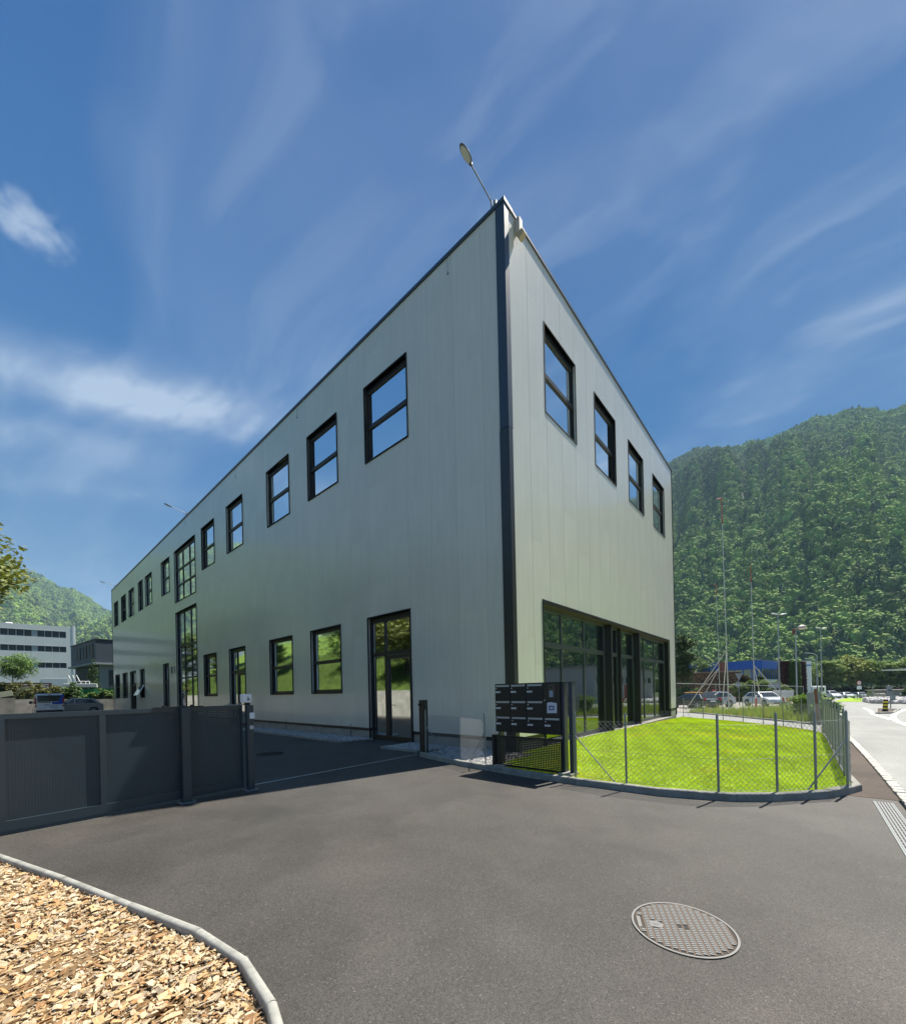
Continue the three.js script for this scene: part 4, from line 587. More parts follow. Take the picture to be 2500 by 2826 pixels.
tree('conifer_tree', 'dark conifer beside the far corner of the grey building', off(0.5783, 50), 50, { h: 9.4, crownY: 1.9, rx: 1.9, n: 5200, clumps: 70, size: 0.2, color: [0.05, 0.09, 0.022], seed: 31, trunk: 0.14, tr: 0.05, shape: { flat: 0.45, cr: 0.75 } });
{ const a = tree('garden_tree', 'light green tree behind the conifer and blue roof', off(0.6248, 92), 92, { h: 10.2, crownY: 3, rx: 3.4, n: 1800, color: [0.11, 0.19, 0.035], seed: 33 }); }
tree('garden_tree', 'broad tree behind the far end of the blue roof', off(0.8811, 108), 108, { h: 11, crownY: 3, rx: 3.2, n: 1800, color: [0.085, 0.15, 0.03], seed: 34 });
bush('shrub', 'light shrub at the foot of the dark conifer', off(0.5865, 48), 48, { rx: 1.5, ry: 1.4, color: [0.11, 0.2, 0.035], seed: 35 });
{ // blue roofed works
  const d = 84, X = off(0.7753, d), t = far('blue_roof_building', 'low white building with a deep blue roof fascia and window band', 'building', X, d, -0.885); const bl = std([0.006, 0.085, 0.40], 0.5), wh = std([0.62, 0.66, 0.70], 0.7), gl = std([0.10, 0.14, 0.15], 0.08, 0.6);
  obj('wall', [box(-19, -0.15, -0.5, 4.3, -24, -0.15), box(-0.15, 0.15, -0.5, 4.3, -24, -0.15)], wh, t);
  obj('fascia', box(-19.3, 0.3, 6.6, 8.35, -24.3, 0.3), bl, t); obj('roof', box(-19.2, 0.2, 8.352, 8.45, -24.2, 0.2), M.roof, t);
  for (let i = 0; i < 12; i++) { const w = obj('window', box(-18.8 + i * 1.57, -17.4 + i * 1.57, 4.35, 6.55, -0.25, -0.12), gl, t); obj('frame', [box(-17.42 + i * 1.57, -17.25 + i * 1.57, 4.3, 6.6, -0.28, -0.05)], bl, w); }
  for (const x of [-12.9, -6.6, -1.3]) obj('column', box(x, x + 0.7, 4.3, 6.6, -0.2, 0.05), bl, t);
  for (let i = 0; i < 14; i++) { const w = obj('window', box(0.1, 0.18, 4.35, 6.55, -1.5 - i * 1.6, -0.2 - i * 1.6), gl, t); obj('frame', box(0.05, 0.22, 4.35, 6.55, -1.7 - i * 1.6, -1.5 - i * 1.6), bl, w); }
  const st = far('stone_barn', 'small rubble stone house with tiled roof before the blue building', 'building', off(0.6567, 62), 62, 0.10); const sm = std([0.62, 0.55, 0.48], 0.95, 0, { map: rep(tStone, 2.6), bumpMap: rep(tGrain, 0.8), bumpScale: 0.03 }), tl = std([0.12, 0.08, 0.06], 0.9, 0, { bumpMap: rep(tGrain, 0.5), bumpScale: 0.03 });
  obj('wall', [box(-3.4, 4.2, -0.4, 4.45, -5, 0)], sm, st); const ds = [box(2.3, 2.85, 0.2, 1.15, 0.002, 0.05)]; obj('door', ds, std([0.16, 0.07, 0.04], 0.7), st);
  for (const [x, y] of [[-1.9, 3.2], [1.2, 3.3], [-0.6, 1.4]]) obj('vent_opening', box(x, x + 0.25, y, y + 0.25, 0.001, 0.02), M.black, st);
  obj('roof', [prism([[-3.6, 4.45], [4.4, 4.45], [4.4, 4.6], [-3.6, 4.6]], -5.2, 0.25), prism([[4.2, 4.5], [7.6, 2.9], [7.6, 2.75], [4.2, 4.35]], -5, 0.2)], tl, st); for (let i = 0; i < 26; i++) obj('roof_tile', rod(V(-3.5 + i * 0.305, 4.66, 0.26), V(-3.5 + i * 0.305, 4.7, -1.2), 0.075, 6), tl, st);
  obj('lean_to_wall', box(4.2, 7.4, -0.4, 2.8, -4.8, -0.1), sm, st); obj('chimney', box(3.4, 4.3, 4.6, 6.4, -3.2, -2.4), std([0.26, 0.11, 0.07], 0.9), st);
}
for (const [b, d, s] of [[0.7370, 66, 1], [0.7735, 66, 2]]) bush('clipped_bush', s === 1 ? 'round clipped bush behind the stone house roof' : 'round clipped bush right of the stone house', off(b, d), d, { rx: 0.55, ry: 0.85, rz: 0.55, y: gy(off(b, d), d) + 3.2 - s * 0.15, n: 900, size: 0.09, color: [0.06, 0.11, 0.02], seed: 40 + s });
bush('ivy_hedge', 'bright ivy hedge covering the wall behind the silver cars', off(0.7662, 57), 57, { rx: 4.6, ry: 1.75, rz: 1.0, n: 6500, clumps: 120, size: 0.15, color: [0.13, 0.21, 0.03], seed: 43, cat: 'hedge', turn: -0.1 });
bush('low_hedge', 'low dark hedge at the foot of the clipped columns', off(0.8346, 60), 60, { rx: 2.3, ry: 1.0, rz: 0.8, n: 2600, size: 0.12, color: [0.07, 0.13, 0.025], seed: 44, cat: 'hedge' });
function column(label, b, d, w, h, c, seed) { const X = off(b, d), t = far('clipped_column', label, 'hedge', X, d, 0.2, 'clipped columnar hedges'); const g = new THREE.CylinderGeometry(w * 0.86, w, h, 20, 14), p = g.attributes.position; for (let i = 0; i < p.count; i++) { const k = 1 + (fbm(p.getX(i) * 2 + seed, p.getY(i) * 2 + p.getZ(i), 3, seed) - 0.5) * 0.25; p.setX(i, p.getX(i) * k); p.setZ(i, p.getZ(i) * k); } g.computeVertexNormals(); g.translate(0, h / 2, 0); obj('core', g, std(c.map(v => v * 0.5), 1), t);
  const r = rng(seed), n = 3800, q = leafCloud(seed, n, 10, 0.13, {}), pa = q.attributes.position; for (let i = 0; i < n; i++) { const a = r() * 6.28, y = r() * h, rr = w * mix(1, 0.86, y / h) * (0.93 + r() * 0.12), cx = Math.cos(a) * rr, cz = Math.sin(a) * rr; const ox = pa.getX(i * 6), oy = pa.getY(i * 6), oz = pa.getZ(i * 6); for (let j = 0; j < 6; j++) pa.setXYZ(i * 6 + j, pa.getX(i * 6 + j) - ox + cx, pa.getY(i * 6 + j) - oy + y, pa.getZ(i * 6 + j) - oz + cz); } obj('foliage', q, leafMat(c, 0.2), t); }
column('tall copper-red clipped hedge column left of the green one', 0.8355, 66, 1.0, 6.6, [0.075, 0.022, 0.016], 46);
column('tall green clipped hedge column between two copper ones', 0.8583, 65, 0.85, 6.5, [0.055, 0.12, 0.018], 47);
column('tall copper-red clipped hedge column right of the green one', 0.8747, 67, 0.75, 6.6, [0.070, 0.022, 0.018], 48);

// profile masts of a planned building
function mast(label, b, d, top, red, apex, feet, arm) {
  const X = off(b, d), y = gy(X, d), t = far('profile_mast', label, 'mast', X, d, 0, 'building profile masts'), wd = std([0.52, 0.50, 0.40], 0.7), rd = std([0.42, 0.05, 0.03], 0.6), T = top - y, R = red - y, A = apex - y, lean = -0.012;
  obj('pole', rod(V(0, 0, 0), V(lean * R, R, 0), 0.036, 8, 0.028), std([0.48, 0.50, 0.46], 0.5, 0.3), t); obj('red_tip', rod(V(lean * R, R, 0), V(lean * T, T, 0), 0.03, 8, 0.024), rd, t); if (arm) obj('cross_arm', [rod(V(lean * T, T, 0), V(lean * T - arm, T - 0.12, 0), 0.03, 6)], rd, t);
  feet.forEach(([x, z]) => obj('strut', rod(V(lean * A, A, 0), V(x, y > -9 ? 0.02 : 0, z), 0.028, 6), wd, t));
}
mast('tallest red-tipped profile mast braced on three struts', 0.6918, 30.4, 15.8, 13.8, 4.14, [[-2.6, -1.2], [0.75, -1.0], [-2.0, 2.2]], 0.36);
mast('thin red-tipped profile mast behind the silver hatchback', 0.6709, 46.7, 13.4, 12.0, 3.5, [[-3.4, 1.4], [-2.9, -1.6]], 0.25);
mast('red-tipped profile mast beside the white hatchback', 0.7589, 32.7, 11.4, 9.9, 3.06, [[1.55, -1.2], [2.4, 0.8]], 0);

// street lamps
function lampPost(label, b, d, top, kind) {
  const X = off(b, d), y = gy(X, d), h = top - y, t = far('street_lamp', label, 'street lamp', X, d, 0); const gp = std([0.36, 0.39, 0.40], 0.5, 0.5);
  obj('base', disc(0, 0.06, 0, 0.16, 0.12, 'y', 12), gp, t);
  if (kind === 'curve') { const tb = tube([V(0, h * 0.86, 0), V(-0.15, h * 0.95, 0), V(-0.9, h * 0.99, 0), V(-2.6, h + 0.15, 0)], 0.085, 20, 6); obj('pole', rod(V(0, 0, 0), V(0, h * 0.86, 0), 0.1, 8, 0.06), gp, t); obj('arm', tb, gp, t); obj('lamp_head', rbox(-3.2, -2.5, h + 0.08, h + 0.2, -0.12, 0.12, 0.04), gp, t); }
  if (kind === 'double') { obj('pole', rod(V(0, 0, 0), V(0, h, 0), 0.12, 8, 0.06), gp, t); obj('arm', rod(V(-0.6, h, 0.2), V(0.9, h + 0.05, -0.2), 0.04, 6), gp, t); for (const s of [-1, 1]) { const g = new THREE.SphereGeometry(1, 14, 8); g.scale(0.55, 0.09, 0.22); g.rotateZ(s * 0.15); g.translate(s * 0.75 + 0.15, h + 0.1, -s * 0.2); obj('lamp_head', g, std([0.6, 0.63, 0.64], 0.4), t); } }
  if (kind === 'globe') { obj('pole', rod(V(0, 0, 0), V(0, h - 0.1, 0), 0.085, 8, 0.06), gp, t); obj('bracket', [rbox(-0.35, -0.1, h - 0.35, h + 0.25, -0.1, 0.1, 0.03), rod(V(-0.2, h + 0.2, 0), V(0.5, h + 0.34, 0), 0.05, 6)], std([0.16, 0.05, 0.03], 0.6), t); const g = new THREE.SphereGeometry(1, 20, 12); g.scale(0.46, 0.28, 0.28); g.rotateZ(0.12); g.translate(0.75, h + 0.42, 0); obj('lamp_head', g, std([0.66, 0.60, 0.50], 0.35), t); const b = new THREE.TorusGeometry(0.3, 0.045, 6, 20); b.scale(1.5, 0.95, 1); b.rotateX(Math.PI / 2); b.rotateZ(0.12); b.translate(0.75, h + 0.40, 0); obj('band', b, std([0.14, 0.05, 0.03], 0.6), t); }
}
lampPost('slim street lamp with twin flat heads left of the hedge columns', 0.8207, 56, 11.2, 'double');
lampPost('brown street lamp with a round pale globe head', 0.8645, 46.5, 7.6, 'globe');
lampPost('tall straight street lamp with a flat white head', 0.9272, 75, 11.7, 'double');
lampPost('taller curved-arm street lamp far down the road', 0.9176, 100, 8.9, 'curve');
lampPost('shorter curved-arm street lamp far down the road', 0.9144, 112, 8.2, 'curve');

// ================================================================== VEHICLES
function car(label, cat, X, d, turn, o) {
  const t = far(o.name ?? 'parked_car', label, cat, X, d, turn, undefined, o.y ?? gy(X, d)), { W = 1.78, H: HT = 1.48, belt = 0.9, tuck = 0.22, pts, glass, screens, wheels, wr = 0.32, paint } = o;
  const zs = y => W / 2 * (y > belt ? 1 - tuck * (y - belt) / (HT - belt) : 1 - 0.04 * Math.max(0, (0.5 - y)));
  const pm = phys(paint, 0.28, { clearcoat: 0.8, clearcoatRoughness: 0.08, metalness: o.metal ?? 0.4 });
  const s = new THREE.Shape(); pts.forEach((p, i) => i ? s.lineTo(p[0], p[1]) : s.moveTo(p[0], p[1]));
  const g = new THREE.ExtrudeGeometry(s, { depth: W - 0.12, bevelEnabled: true, bevelThickness: 0.06, bevelSize: 0.05, bevelSegments: 3, bevelOffset: -0.05, steps: 4 }); g.translate(0, 0, -(W / 2 - 0.06)); const p = g.attributes.position; for (let i = 0; i < p.count; i++) { const y = p.getY(i); p.setZ(i, p.getZ(i) * zs(y) / (W / 2)); } g.computeVertexNormals(); obj('body', g, pm, t);
  for (const poly of glass) for (const sd of [-1, 1]) { const q = new THREE.ShapeGeometry(new THREE.Shape(poly.map(v => new THREE.Vector2(...v)))), a = q.attributes.position; for (let i = 0; i < a.count; i++) a.setZ(i, sd * (zs(a.getY(i)) + 0.006)); q.computeVertexNormals(); obj('side_window', q, M.carGlass, t); }
  for (const [[x0, y0], [x1, y1], nx] of screens) { const q = new THREE.BufferGeometry(), z0 = zs(y0) - 0.1, z1 = zs(y1) - 0.1; q.setAttribute('position', new THREE.Float32BufferAttribute([x0 + nx, y0 + 0.012, -z0, x0 + nx, y0 + 0.012, z0, x1 + nx, y1 + 0.012, z1, x0 + nx, y0 + 0.012, -z0, x1 + nx, y1 + 0.012, z1, x1 + nx, y1 + 0.012, -z1], 3)); q.computeVertexNormals(); obj(nx * (x0 > 0 ? 1 : -1) > 0 && o.rearFirst ? 'rear_window' : 'windscreen', q, M.carGlass, t); }
  for (const x of wheels) for (const sd of [-1, 1]) { obj('wheel_arch', disc(x, wr + 0.02, sd * (W / 2 - 0.1), wr + 0.06, 0.21, 'z', 22), M.black, t); const w = obj('wheel', disc(x, wr, sd * (W / 2 - 0.1), wr, 0.215, 'z', 22), M.rubber, t); const rim = [disc(x, wr, sd * (W / 2 + 0.008), wr * 0.24, 0.014, 'z', 12)]; for (let k = 0; k < 5; k++) rim.push(rod(V(x, wr, sd * (W / 2 + 0.008)), V(x + Math.cos(k * 1.257) * wr * 0.66, wr + Math.sin(k * 1.257) * wr * 0.66, sd * (W / 2 + 0.008)), 0.028, 5)); const tor = new THREE.TorusGeometry(wr * 0.66, 0.022, 6, 20); tor.translate(x, wr, sd * (W / 2 + 0.004)); rim.push(tor); obj('rim', rim, M.chrome, w); }
  (o.extra ?? (() => {}))(t, zs, W);
  return t;
}
const hatch = (L, HT) => ({ L, H: HT, belt: HT * 0.62, pts: [[-L / 2 + 0.04, 0.28], [-L / 2, 0.5], [-L / 2 + 0.06, 0.72], [-L / 2 + 0.75, HT * 0.62], [-L / 2 + 1.15, HT * 0.66], [-L / 2 + 1.85, HT * 0.95], [-0.1, HT], [L / 2 - 0.75, HT * 0.97], [L / 2 - 0.3, HT * 0.68], [L / 2 - 0.04, HT * 0.6], [L / 2, 0.45], [L / 2 - 0.06, 0.27]],
  glass: [[[-L / 2 + 1.45, HT * 0.66], [-L / 2 + 1.98, HT * 0.92], [-0.05, HT * 0.945], [-0.05, HT * 0.66]], [[0.03, HT * 0.66], [0.03, HT * 0.945], [L / 2 - 0.95, HT * 0.92], [L / 2 - 0.55, HT * 0.68]]], screens: [[[-L / 2 + 1.17, HT * 0.67], [-L / 2 + 1.85, HT * 0.945], -0.012], [[L / 2 - 0.31, HT * 0.69], [L / 2 - 0.73, HT * 0.955], 0.012]], wheels: [-L / 2 + 0.82, L / 2 - 0.78],
  extra: (t, zs, W) => { for (const s of [-1, 1]) { obj('headlight', rbox(-L / 2 + 0.0, -L / 2 + 0.32, 0.62, 0.76, s * (W / 2 - 0.26) - 0.14, s * (W / 2 - 0.26) + 0.14, 0.03), M.lens, t); obj('tail_light', rbox(L / 2 - 0.28, L / 2 - 0.02, 0.72, 0.98, s * (W / 2 - 0.16) - 0.1, s * (W / 2 - 0.16) + 0.1, 0.03), M.carRed, t); obj('mirror', rbox(-L / 2 + 1.42, -L / 2 + 1.56, HT * 0.64, HT * 0.74, s * (W / 2 + 0.08) - 0.08, s * (W / 2 + 0.08) + 0.08, 0.03), M.black, t); }
    obj('bumper_grille', rbox(-L / 2 - 0.02, -L / 2 + 0.1, 0.34, 0.46, -0.55, 0.55, 0.02), M.black, t); obj('number_plate', rbox(-L / 2 - 0.025, -L / 2 + 0.02, 0.48, 0.59, -0.26, 0.26, 0.005), M.white, t); obj('number_plate', rbox(L / 2 - 0.05, L / 2 + 0.02, 0.62, 0.73, -0.26, 0.26, 0.005), M.white, t); for (const s of [-1, 1]) for (const x of [-0.05, 0.95]) obj('door_handle', rbox(x, x + 0.16, HT * 0.57, HT * 0.59, s * (W / 2 - 0.01) - 0.012, s * (W / 2 - 0.01) + 0.02, 0.008), M.black, t); } });
const silver = [0.52, 0.54, 0.56];
car('silver hatchback parked under the tripod mast', 'car', 24.6, 37.9, 0.25, { ...hatch(3.9, 1.5), paint: silver });
car('silver hatchback parked facing out beside the white banner', 'car', 31.0, 39.6, 1.5, { ...hatch(4.1, 1.47), paint: [0.58, 0.60, 0.62] });
car('dark estate car with the orange roof of a car behind it at the lot edge', 'car', 21.9, 36.2, 4.85, { ...hatch(4.5, 1.36), paint: [0.035, 0.04, 0.045], extra: (t, zs, W) => { hatch(4.5, 1.36).extra(t, zs, W); obj('rear_car_roof', rbox(-0.7, 0.6, 1.36, 1.46, -0.45, 0.4, 0.04), std([0.55, 0.26, 0.04], 0.5), t); } });  // orange slab stands in for the roof of a car behind
car('white car parked far off before the tree row', 'car', off(0.9869, 98), 98, 1.35, { ...hatch(4.4, 1.5), paint: [0.66, 0.67, 0.68], metal: 0.1 });
car('white van half hidden at the far road end', 'van', off(0.9495, 96), 96, 1.4, { ...hatch(4.6, 1.9), paint: [0.6, 0.61, 0.62], metal: 0.1, wr: 0.34 });
car('grey car behind the low wire fence below the speed sign', 'car', off(1.0243, 98), 98, 1.3, { ...hatch(4.3, 1.46), paint: [0.30, 0.33, 0.36] });
{ const HT = 1.62, L = 4.35; const sp = siteOf(0, 0); // grey people carrier across the end of the yard
  const o = { ...hatch(L, HT), paint: [0.26, 0.235, 0.20], W: 1.8, y: 0, metal: 0.35 }; const p = world(-2.95, 0, -50.2); car('brown-grey people carrier parked across the end of the yard', 'car', p.x, -p.z, TH, o); }
{ // van, rear towards the gate
  const L = 4.9, HT = 2.08, p = world(-4.86 + 0.05, 0, -47.3 - L / 2 - 0.2);
  const wv = [0.62, 0.65, 0.68], o = { name: 'panel_van', L, W: 1.95, H: HT, belt: 1.1, tuck: 0.10, y: 0, paint: wv, metal: 0.1, wr: 0.33, pts: [[-L / 2 + 0.02, 0.3], [-L / 2, 0.7], [-L / 2 + 0.15, 0.98], [-L / 2 + 0.85, 1.2], [-L / 2 + 1.65, 1.95], [-L / 2 + 2.0, HT], [L / 2 - 0.12, HT], [L / 2, 1.9], [L / 2, 0.45], [L / 2 - 0.05, 0.3]], glass: [[[-L / 2 + 1.1, 1.2], [-L / 2 + 1.75, 1.82], [-L / 2 + 2.35, 1.84], [-L / 2 + 2.35, 1.2]]], screens: [[[-L / 2 + 0.88, 1.23], [-L / 2 + 1.63, 1.93], -0.012]], wheels: [-L / 2 + 0.9, L / 2 - 0.85],
    extra: (t, zs, W) => {
      const R = L / 2, bl = std([0.02, 0.06, 0.42], 0.35), rear = (za, zb, y0, y1, th = 0.012, m, nm) => obj(nm, rbox(R - 0.01, R + th, y0, y1, za, zb, 0.005, 1), m, t);
      rear(-0.80, 0.80, 1.34, 1.93, 0.012, M.carGlass, 'rear_window');
      const dec = prism([[0.45, 1.10], [0.93, 1.10], [0.95, 1.98], [0.80, 1.98]], 0, 0.004); dec.rotateY(Math.PI / 2); dec.translate(R + 0.013, 0, 0); obj('blue_decal', [dec, box(R, R + 0.014, 1.08, 1.31, -0.93, -0.15)], bl, t);
      rear(-0.05, 0.78, 1.24, 1.30, 0.013, M.black, 'black_trim');
      for (const s of [-1, 1]) { const tl = rear(s * 0.92 - 0.06, s * 0.92 + 0.06, 0.85, 1.72, 0.03, M.carRed, 'tail_light'); obj('lens', rbox(R + 0.025, R + 0.034, 1.02, 1.14, s * 0.92 - 0.05, s * 0.92 + 0.05, 0.004, 1), M.lens, tl); obj('mirror', rbox(-R + 1.25, -R + 1.42, 1.15, 1.42, s * 1.1 - 0.12, s * 1.1 + 0.12, 0.03), M.black, t); }
      rear(-0.25, 0.25, 0.62, 0.74, 0.02, M.white, 'number_plate'); rear(-0.9, 0.9, 0.32, 0.56, 0.05, M.black, 'bumper'); rear(0.05, 0.35, 1.02, 1.07, 0.03, M.black, 'door_handle'); rear(-0.12, 0.12, 1.98, 2.02, 0.03, M.carRed, 'brake_light'); rear(-0.005, 0.005, 0.58, 1.32, 0.014, M.black, 'door_gap');
      const cv = document.createElement('canvas'); cv.width = 512; cv.height = 128; const c = cv.getContext('2d'); c.fillStyle = '#c9d6e0'; c.fillRect(0, 0, 512, 128); c.fillStyle = '#27303c'; c.font = 'bold 30px sans-serif'; c.fillText('la vostra ditta di', 236, 34); c.font = 'bold 24px sans-serif'; c.fillText('impianti sanitari', 250, 66); c.font = 'bold 40px sans-serif'; c.fillText('FERBLAN', 260, 116); const ct = new THREE.CanvasTexture(cv); ct.colorSpace = THREE.SRGBColorSpace; const q = new THREE.PlaneGeometry(1.5, 0.36); q.rotateY(Math.PI / 2); q.translate(R + 0.016, 0.86, -0.02); obj('lettering', q, std([1, 1, 1], 0.5, 0, { map: ct }), t);
    } };
  car('white van with blue rear decal parked behind the gate', 'van', p.x, -p.z, TH - Math.PI / 2, o);
}
{ const t = far('lorry', 'white lorry with a tall pale silo behind the copper hedge', 'lorry', off(0.9012, 80), 80, -0.1); obj('cab', rbox(-0.6, 1.9, 0.5, 2.7, -1.1, 1.1, 0.12), M.white, t); obj('side_window', rbox(0.7, 1.5, 1.65, 2.4, 1.05, 1.13, 0.03), M.carGlass, t); obj('silo', [disc(-1.1, 4.3, 0, 0.95, 7.0, 'y', 20)], std([0.62, 0.66, 0.7], 0.5), t); obj('silo_band', disc(-1.1, 6.9, 0, 0.97, 0.3, 'y', 20), std([0.1, 0.2, 0.45], 0.5), t); for (const x of [0, 1.4]) obj('wheel', disc(x, 0.5, 1.0, 0.5, 0.3, 'z', 18), M.rubber, t); obj('chassis', box(-2.4, 1.8, 0.5, 0.8, -0.9, 0.9), M.black, t); }

// ================================================================== LOT EDGE, ROAD FURNITURE
{ // site fence of steel tubes
  const t = thing('site_fence', 'long steel tube fence along the parking lot', 'fence', [26, 0, 0]); const at = (x, y) => V(x - 26, H(x) + y, mix(-1.0, 5.0, (x - 18) / 26));
  for (const x of [18, 24.5, 31, 37.5, 44]) obj('post', rod(at(x, 0), at(x, 2.0), 0.03, 6), M.galv, t);
  for (let x = 18; x < 44; x += 6.5) { obj('rail', rod(at(x, 1.92), at(x + 6.5, 1.92), 0.024, 6), M.galv, t); obj('rail', rod(at(x, 0.6), at(x + 6.5, 0.6), 0.01, 5), M.galv, t); }
  const w = []; for (let x = 18; x < 44; x += 0.5) w.push(rod(at(x, 0.2), at(x, 1.9), 0.004, 3)); for (const y of [1.0, 1.4]) for (let x = 18; x < 44; x += 6.5) w.push(rod(at(x, y), at(x + 6.5, y), 0.004, 3)); obj('wire_mesh', w, M.galv, t);
  const b = far('banner', 'blank-looking white banner hung on the lot fence', 'banner', off(0.8300, 41), 41, -0.35); const q = new THREE.PlaneGeometry(1.75, 1.15, 16, 8), p = q.attributes.position; for (let i = 0; i < p.count; i++) p.setZ(i, 0.03 * Math.sin(p.getX(i) * 7) + 0.02 * Math.sin(p.getY(i) * 5)); q.computeVertexNormals(); q.translate(0, 1.0, 0);
  const cv = document.createElement('canvas'); cv.width = 256; cv.height = 160; const c = cv.getContext('2d'); c.fillStyle = '#e9e4dc'; c.fillRect(0, 0, 256, 160); c.fillStyle = '#cfc5bb'; c.font = 'italic bold 34px serif'; c.fillText('Sanibox SA', 40, 64); const ct = new THREE.CanvasTexture(cv); ct.colorSpace = THREE.SRGBColorSpace; obj('cloth', q, std([0.95, 0.95, 0.95], 0.8, 0, { map: ct, side: THREE.DoubleSide }), b); obj('batten', rod(V(-0.9, 1.58, 0), V(0.9, 1.58, 0), 0.02, 6), M.galv, b); for (const x of [-0.86, 0.86]) obj('pole', rod(V(x, 0, -0.04), V(x, 1.6, -0.04), 0.02, 6), M.galv, b);
  const m = far('marker_post', 'short orange marker post at the foot of a mast', 'post', off(0.7593, 32.5), 32.4); obj('stake', rbox(-0.04, 0.04, 0, 0.95, -0.04, 0.04, 0.01), std([0.55, 0.10, 0.03], 0.6), m); obj('tape', rbox(-0.05, 0.05, 0.9, 1.15, -0.05, 0.05, 0.01), M.white, m);
  const s = far('notice_board', 'small red and white notice before the stone house', 'sign', off(0.6567, 56), 56); obj('board', box(-0.28, 0.28, 1.2, 1.95, 0, 0.03), std([0.5, 0.05, 0.05], 0.6), s); obj('print', [box(-0.2, 0.2, 1.62, 1.72, 0.031, 0.033), box(-0.2, 0.2, 1.45, 1.52, 0.031, 0.033)], M.white, s); obj('post', rod(V(0, 0, -0.02), V(0, 1.9, -0.02), 0.03, 6), M.galv, s);
  const rs = far('road_sign', 'grey back of a triangular and round sign on one pole', 'sign', off(0.7187, 44), 44); obj('pole', rod(V(0, 0, 0), V(0, 3.45, 0), 0.035, 8), M.galv, rs); const tr = prism([[-0.45, 3.55], [0.45, 3.55], [0, 2.75]], 0.04, 0.06); obj('triangle_plate', tr, M.galv, rs); obj('round_plate', disc(-0.1, 2.3, 0.05, 0.32, 0.02, 'z', 24), M.galv, rs);
  const ds = far('direction_sign', 'grey back of an arrow-shaped direction sign near the ivy', 'sign', off(0.8090, 47), 47); obj('pole', rod(V(0.2, 0, 0), V(0.2, 2.6, 0), 0.035, 8), M.galv, ds); obj('arrow_plate', prism([[-0.9, 2.2], [-0.6, 1.9], [0.6, 1.9], [0.6, 2.55], [-0.6, 2.55]], 0.03, 0.06), std([0.3, 0.33, 0.35], 0.5, 0.4), ds);
}
bush('verge_bush', 'bright green bush at the path corner by the verge', 16.6, 18.6, { rx: 0.85, ry: 0.75, rz: 0.7, n: 3000, clumps: 40, size: 0.085, color: [0.15, 0.25, 0.035], seed: 60, core: false, shape: { shell: 0.3 } });
bush('verge_bush', 'smaller leafy bush beside the leaning rusty panels', 15.6, 16.6, { rx: 0.5, ry: 0.55, rz: 0.5, n: 1500, clumps: 24, size: 0.08, color: [0.13, 0.23, 0.035], seed: 61, core: false, shape: { shell: 0.3 } });
{ // leaning site panels at the path corner
  for (const [lx, lz, w, h, c, lab, lean] of [[14.1, 5.45, 0.22, 1.45, [0.20, 0.085, 0.045], 'rusty brown panel leaning at the path corner', -0.12], [14.9, 5.3, 0.2, 1.35, [0.38, 0.40, 0.40], 'grey site panel leaning behind the rusty one', 0.1], [15.9, 5.35, 0.9, 1.3, [0.30, 0.33, 0.34], 'weathered grey hoarding board by the verge bush', -0.06]]) { const t = thing('leaning_hoarding', lab, 'hoarding', [lx, H(lx), lz], 0.5); const p = obj('sheet', rbox(-w / 2, w / 2, 0, h, -0.015, 0.015, 0.006), std(c, 0.7, 0.2, { bumpMap: rep(tMottle, 0.5), bumpScale: 0.006 }), t); p.rotation.z = lean; const s = obj('stake', rod(V(-w / 2, -0.05, -0.03), V(-w / 2 - 0.06, h + 0.2, -0.03), 0.022, 6), M.galv, t); s.rotation.z = lean; }
  const b = thing('barrier_board', 'red and white barrier board at the verge', 'barrier', [22.5, H(22.5), 4.6], 0.6); for (let i = 0; i < 5; i++) obj('stripe', prism([[i * 0.2, 0.75], [i * 0.2 + 0.2, 0.75], [i * 0.2 + 0.3, 1.0], [i * 0.2 + 0.1, 1.0]], 0, 0.03), i % 2 ? M.white : std([0.5, 0.06, 0.04], 0.6), b); for (const x of [0.05, 0.95]) obj('leg', box(x, x + 0.05, 0, 0.76, -0.02, 0), M.galv, b);
}
{ // traffic island
  const isl = struct('traffic_island', sheet([[26.3, 8.25], [34.4, 9.05], [34.2, 10.0], [27.2, 8.9]], 0.06), M.pavement); site(isl);
  stoneRun('island_kerb', [[26.3, 8.25], [29, 8.52], [31.7, 8.79], [34.4, 9.05], [34.2, 10.0], [30.7, 9.45], [27.2, 8.9], [26.3, 8.25]], 0.12, 0.1, M.kerb);
  const b = far('traffic_bollard', 'yellow and black banded bollard on the traffic island', 'bollard', 27.5, 25.35); const k = rng(3), ye = std([0.72, 0.55, 0.02], 0.5), bkm = std([0.02, 0.02, 0.02], 0.6);
  obj('foot', disc(0, 0.05, 0, 0.16, 0.1, 'y', 18), bkm, b); for (let i = 0; i < 7; i++) obj('band', new THREE.CylinderGeometry(0.125 - i * 0.002, 0.127 - i * 0.002, 0.0998, 20).translate(0, 0.15 + i * 0.1, 0), i % 2 ? ye : bkm, b); const cap = new THREE.SphereGeometry(0.112, 18, 8, 0, 6.29, 0, 1.57); cap.scale(1, 0.35, 1); cap.translate(0, 0.8, 0); obj('cap', cap, bkm, b); b.rotation.z = -0.08;
  const s = far('island_sign', 'grey backs of two stacked signs on the island pole', 'sign', 35.4, 32.2); obj('pole', rod(V(0, 0, 0), V(0, 1.8, 0), 0.035, 8), M.galv, s); obj('upper_plate', [disc(-0.12, 1.6, 0.05, 0.26, 0.03, 'z', 6), box(-0.36, 0.08, 1.05, 1.45, 0.035, 0.065)], M.galv, s); obj('lower_plate', rbox(0.02, 0.36, 0.62, 1.02, 0.03, 0.06, 0.02), M.galv, s);
}
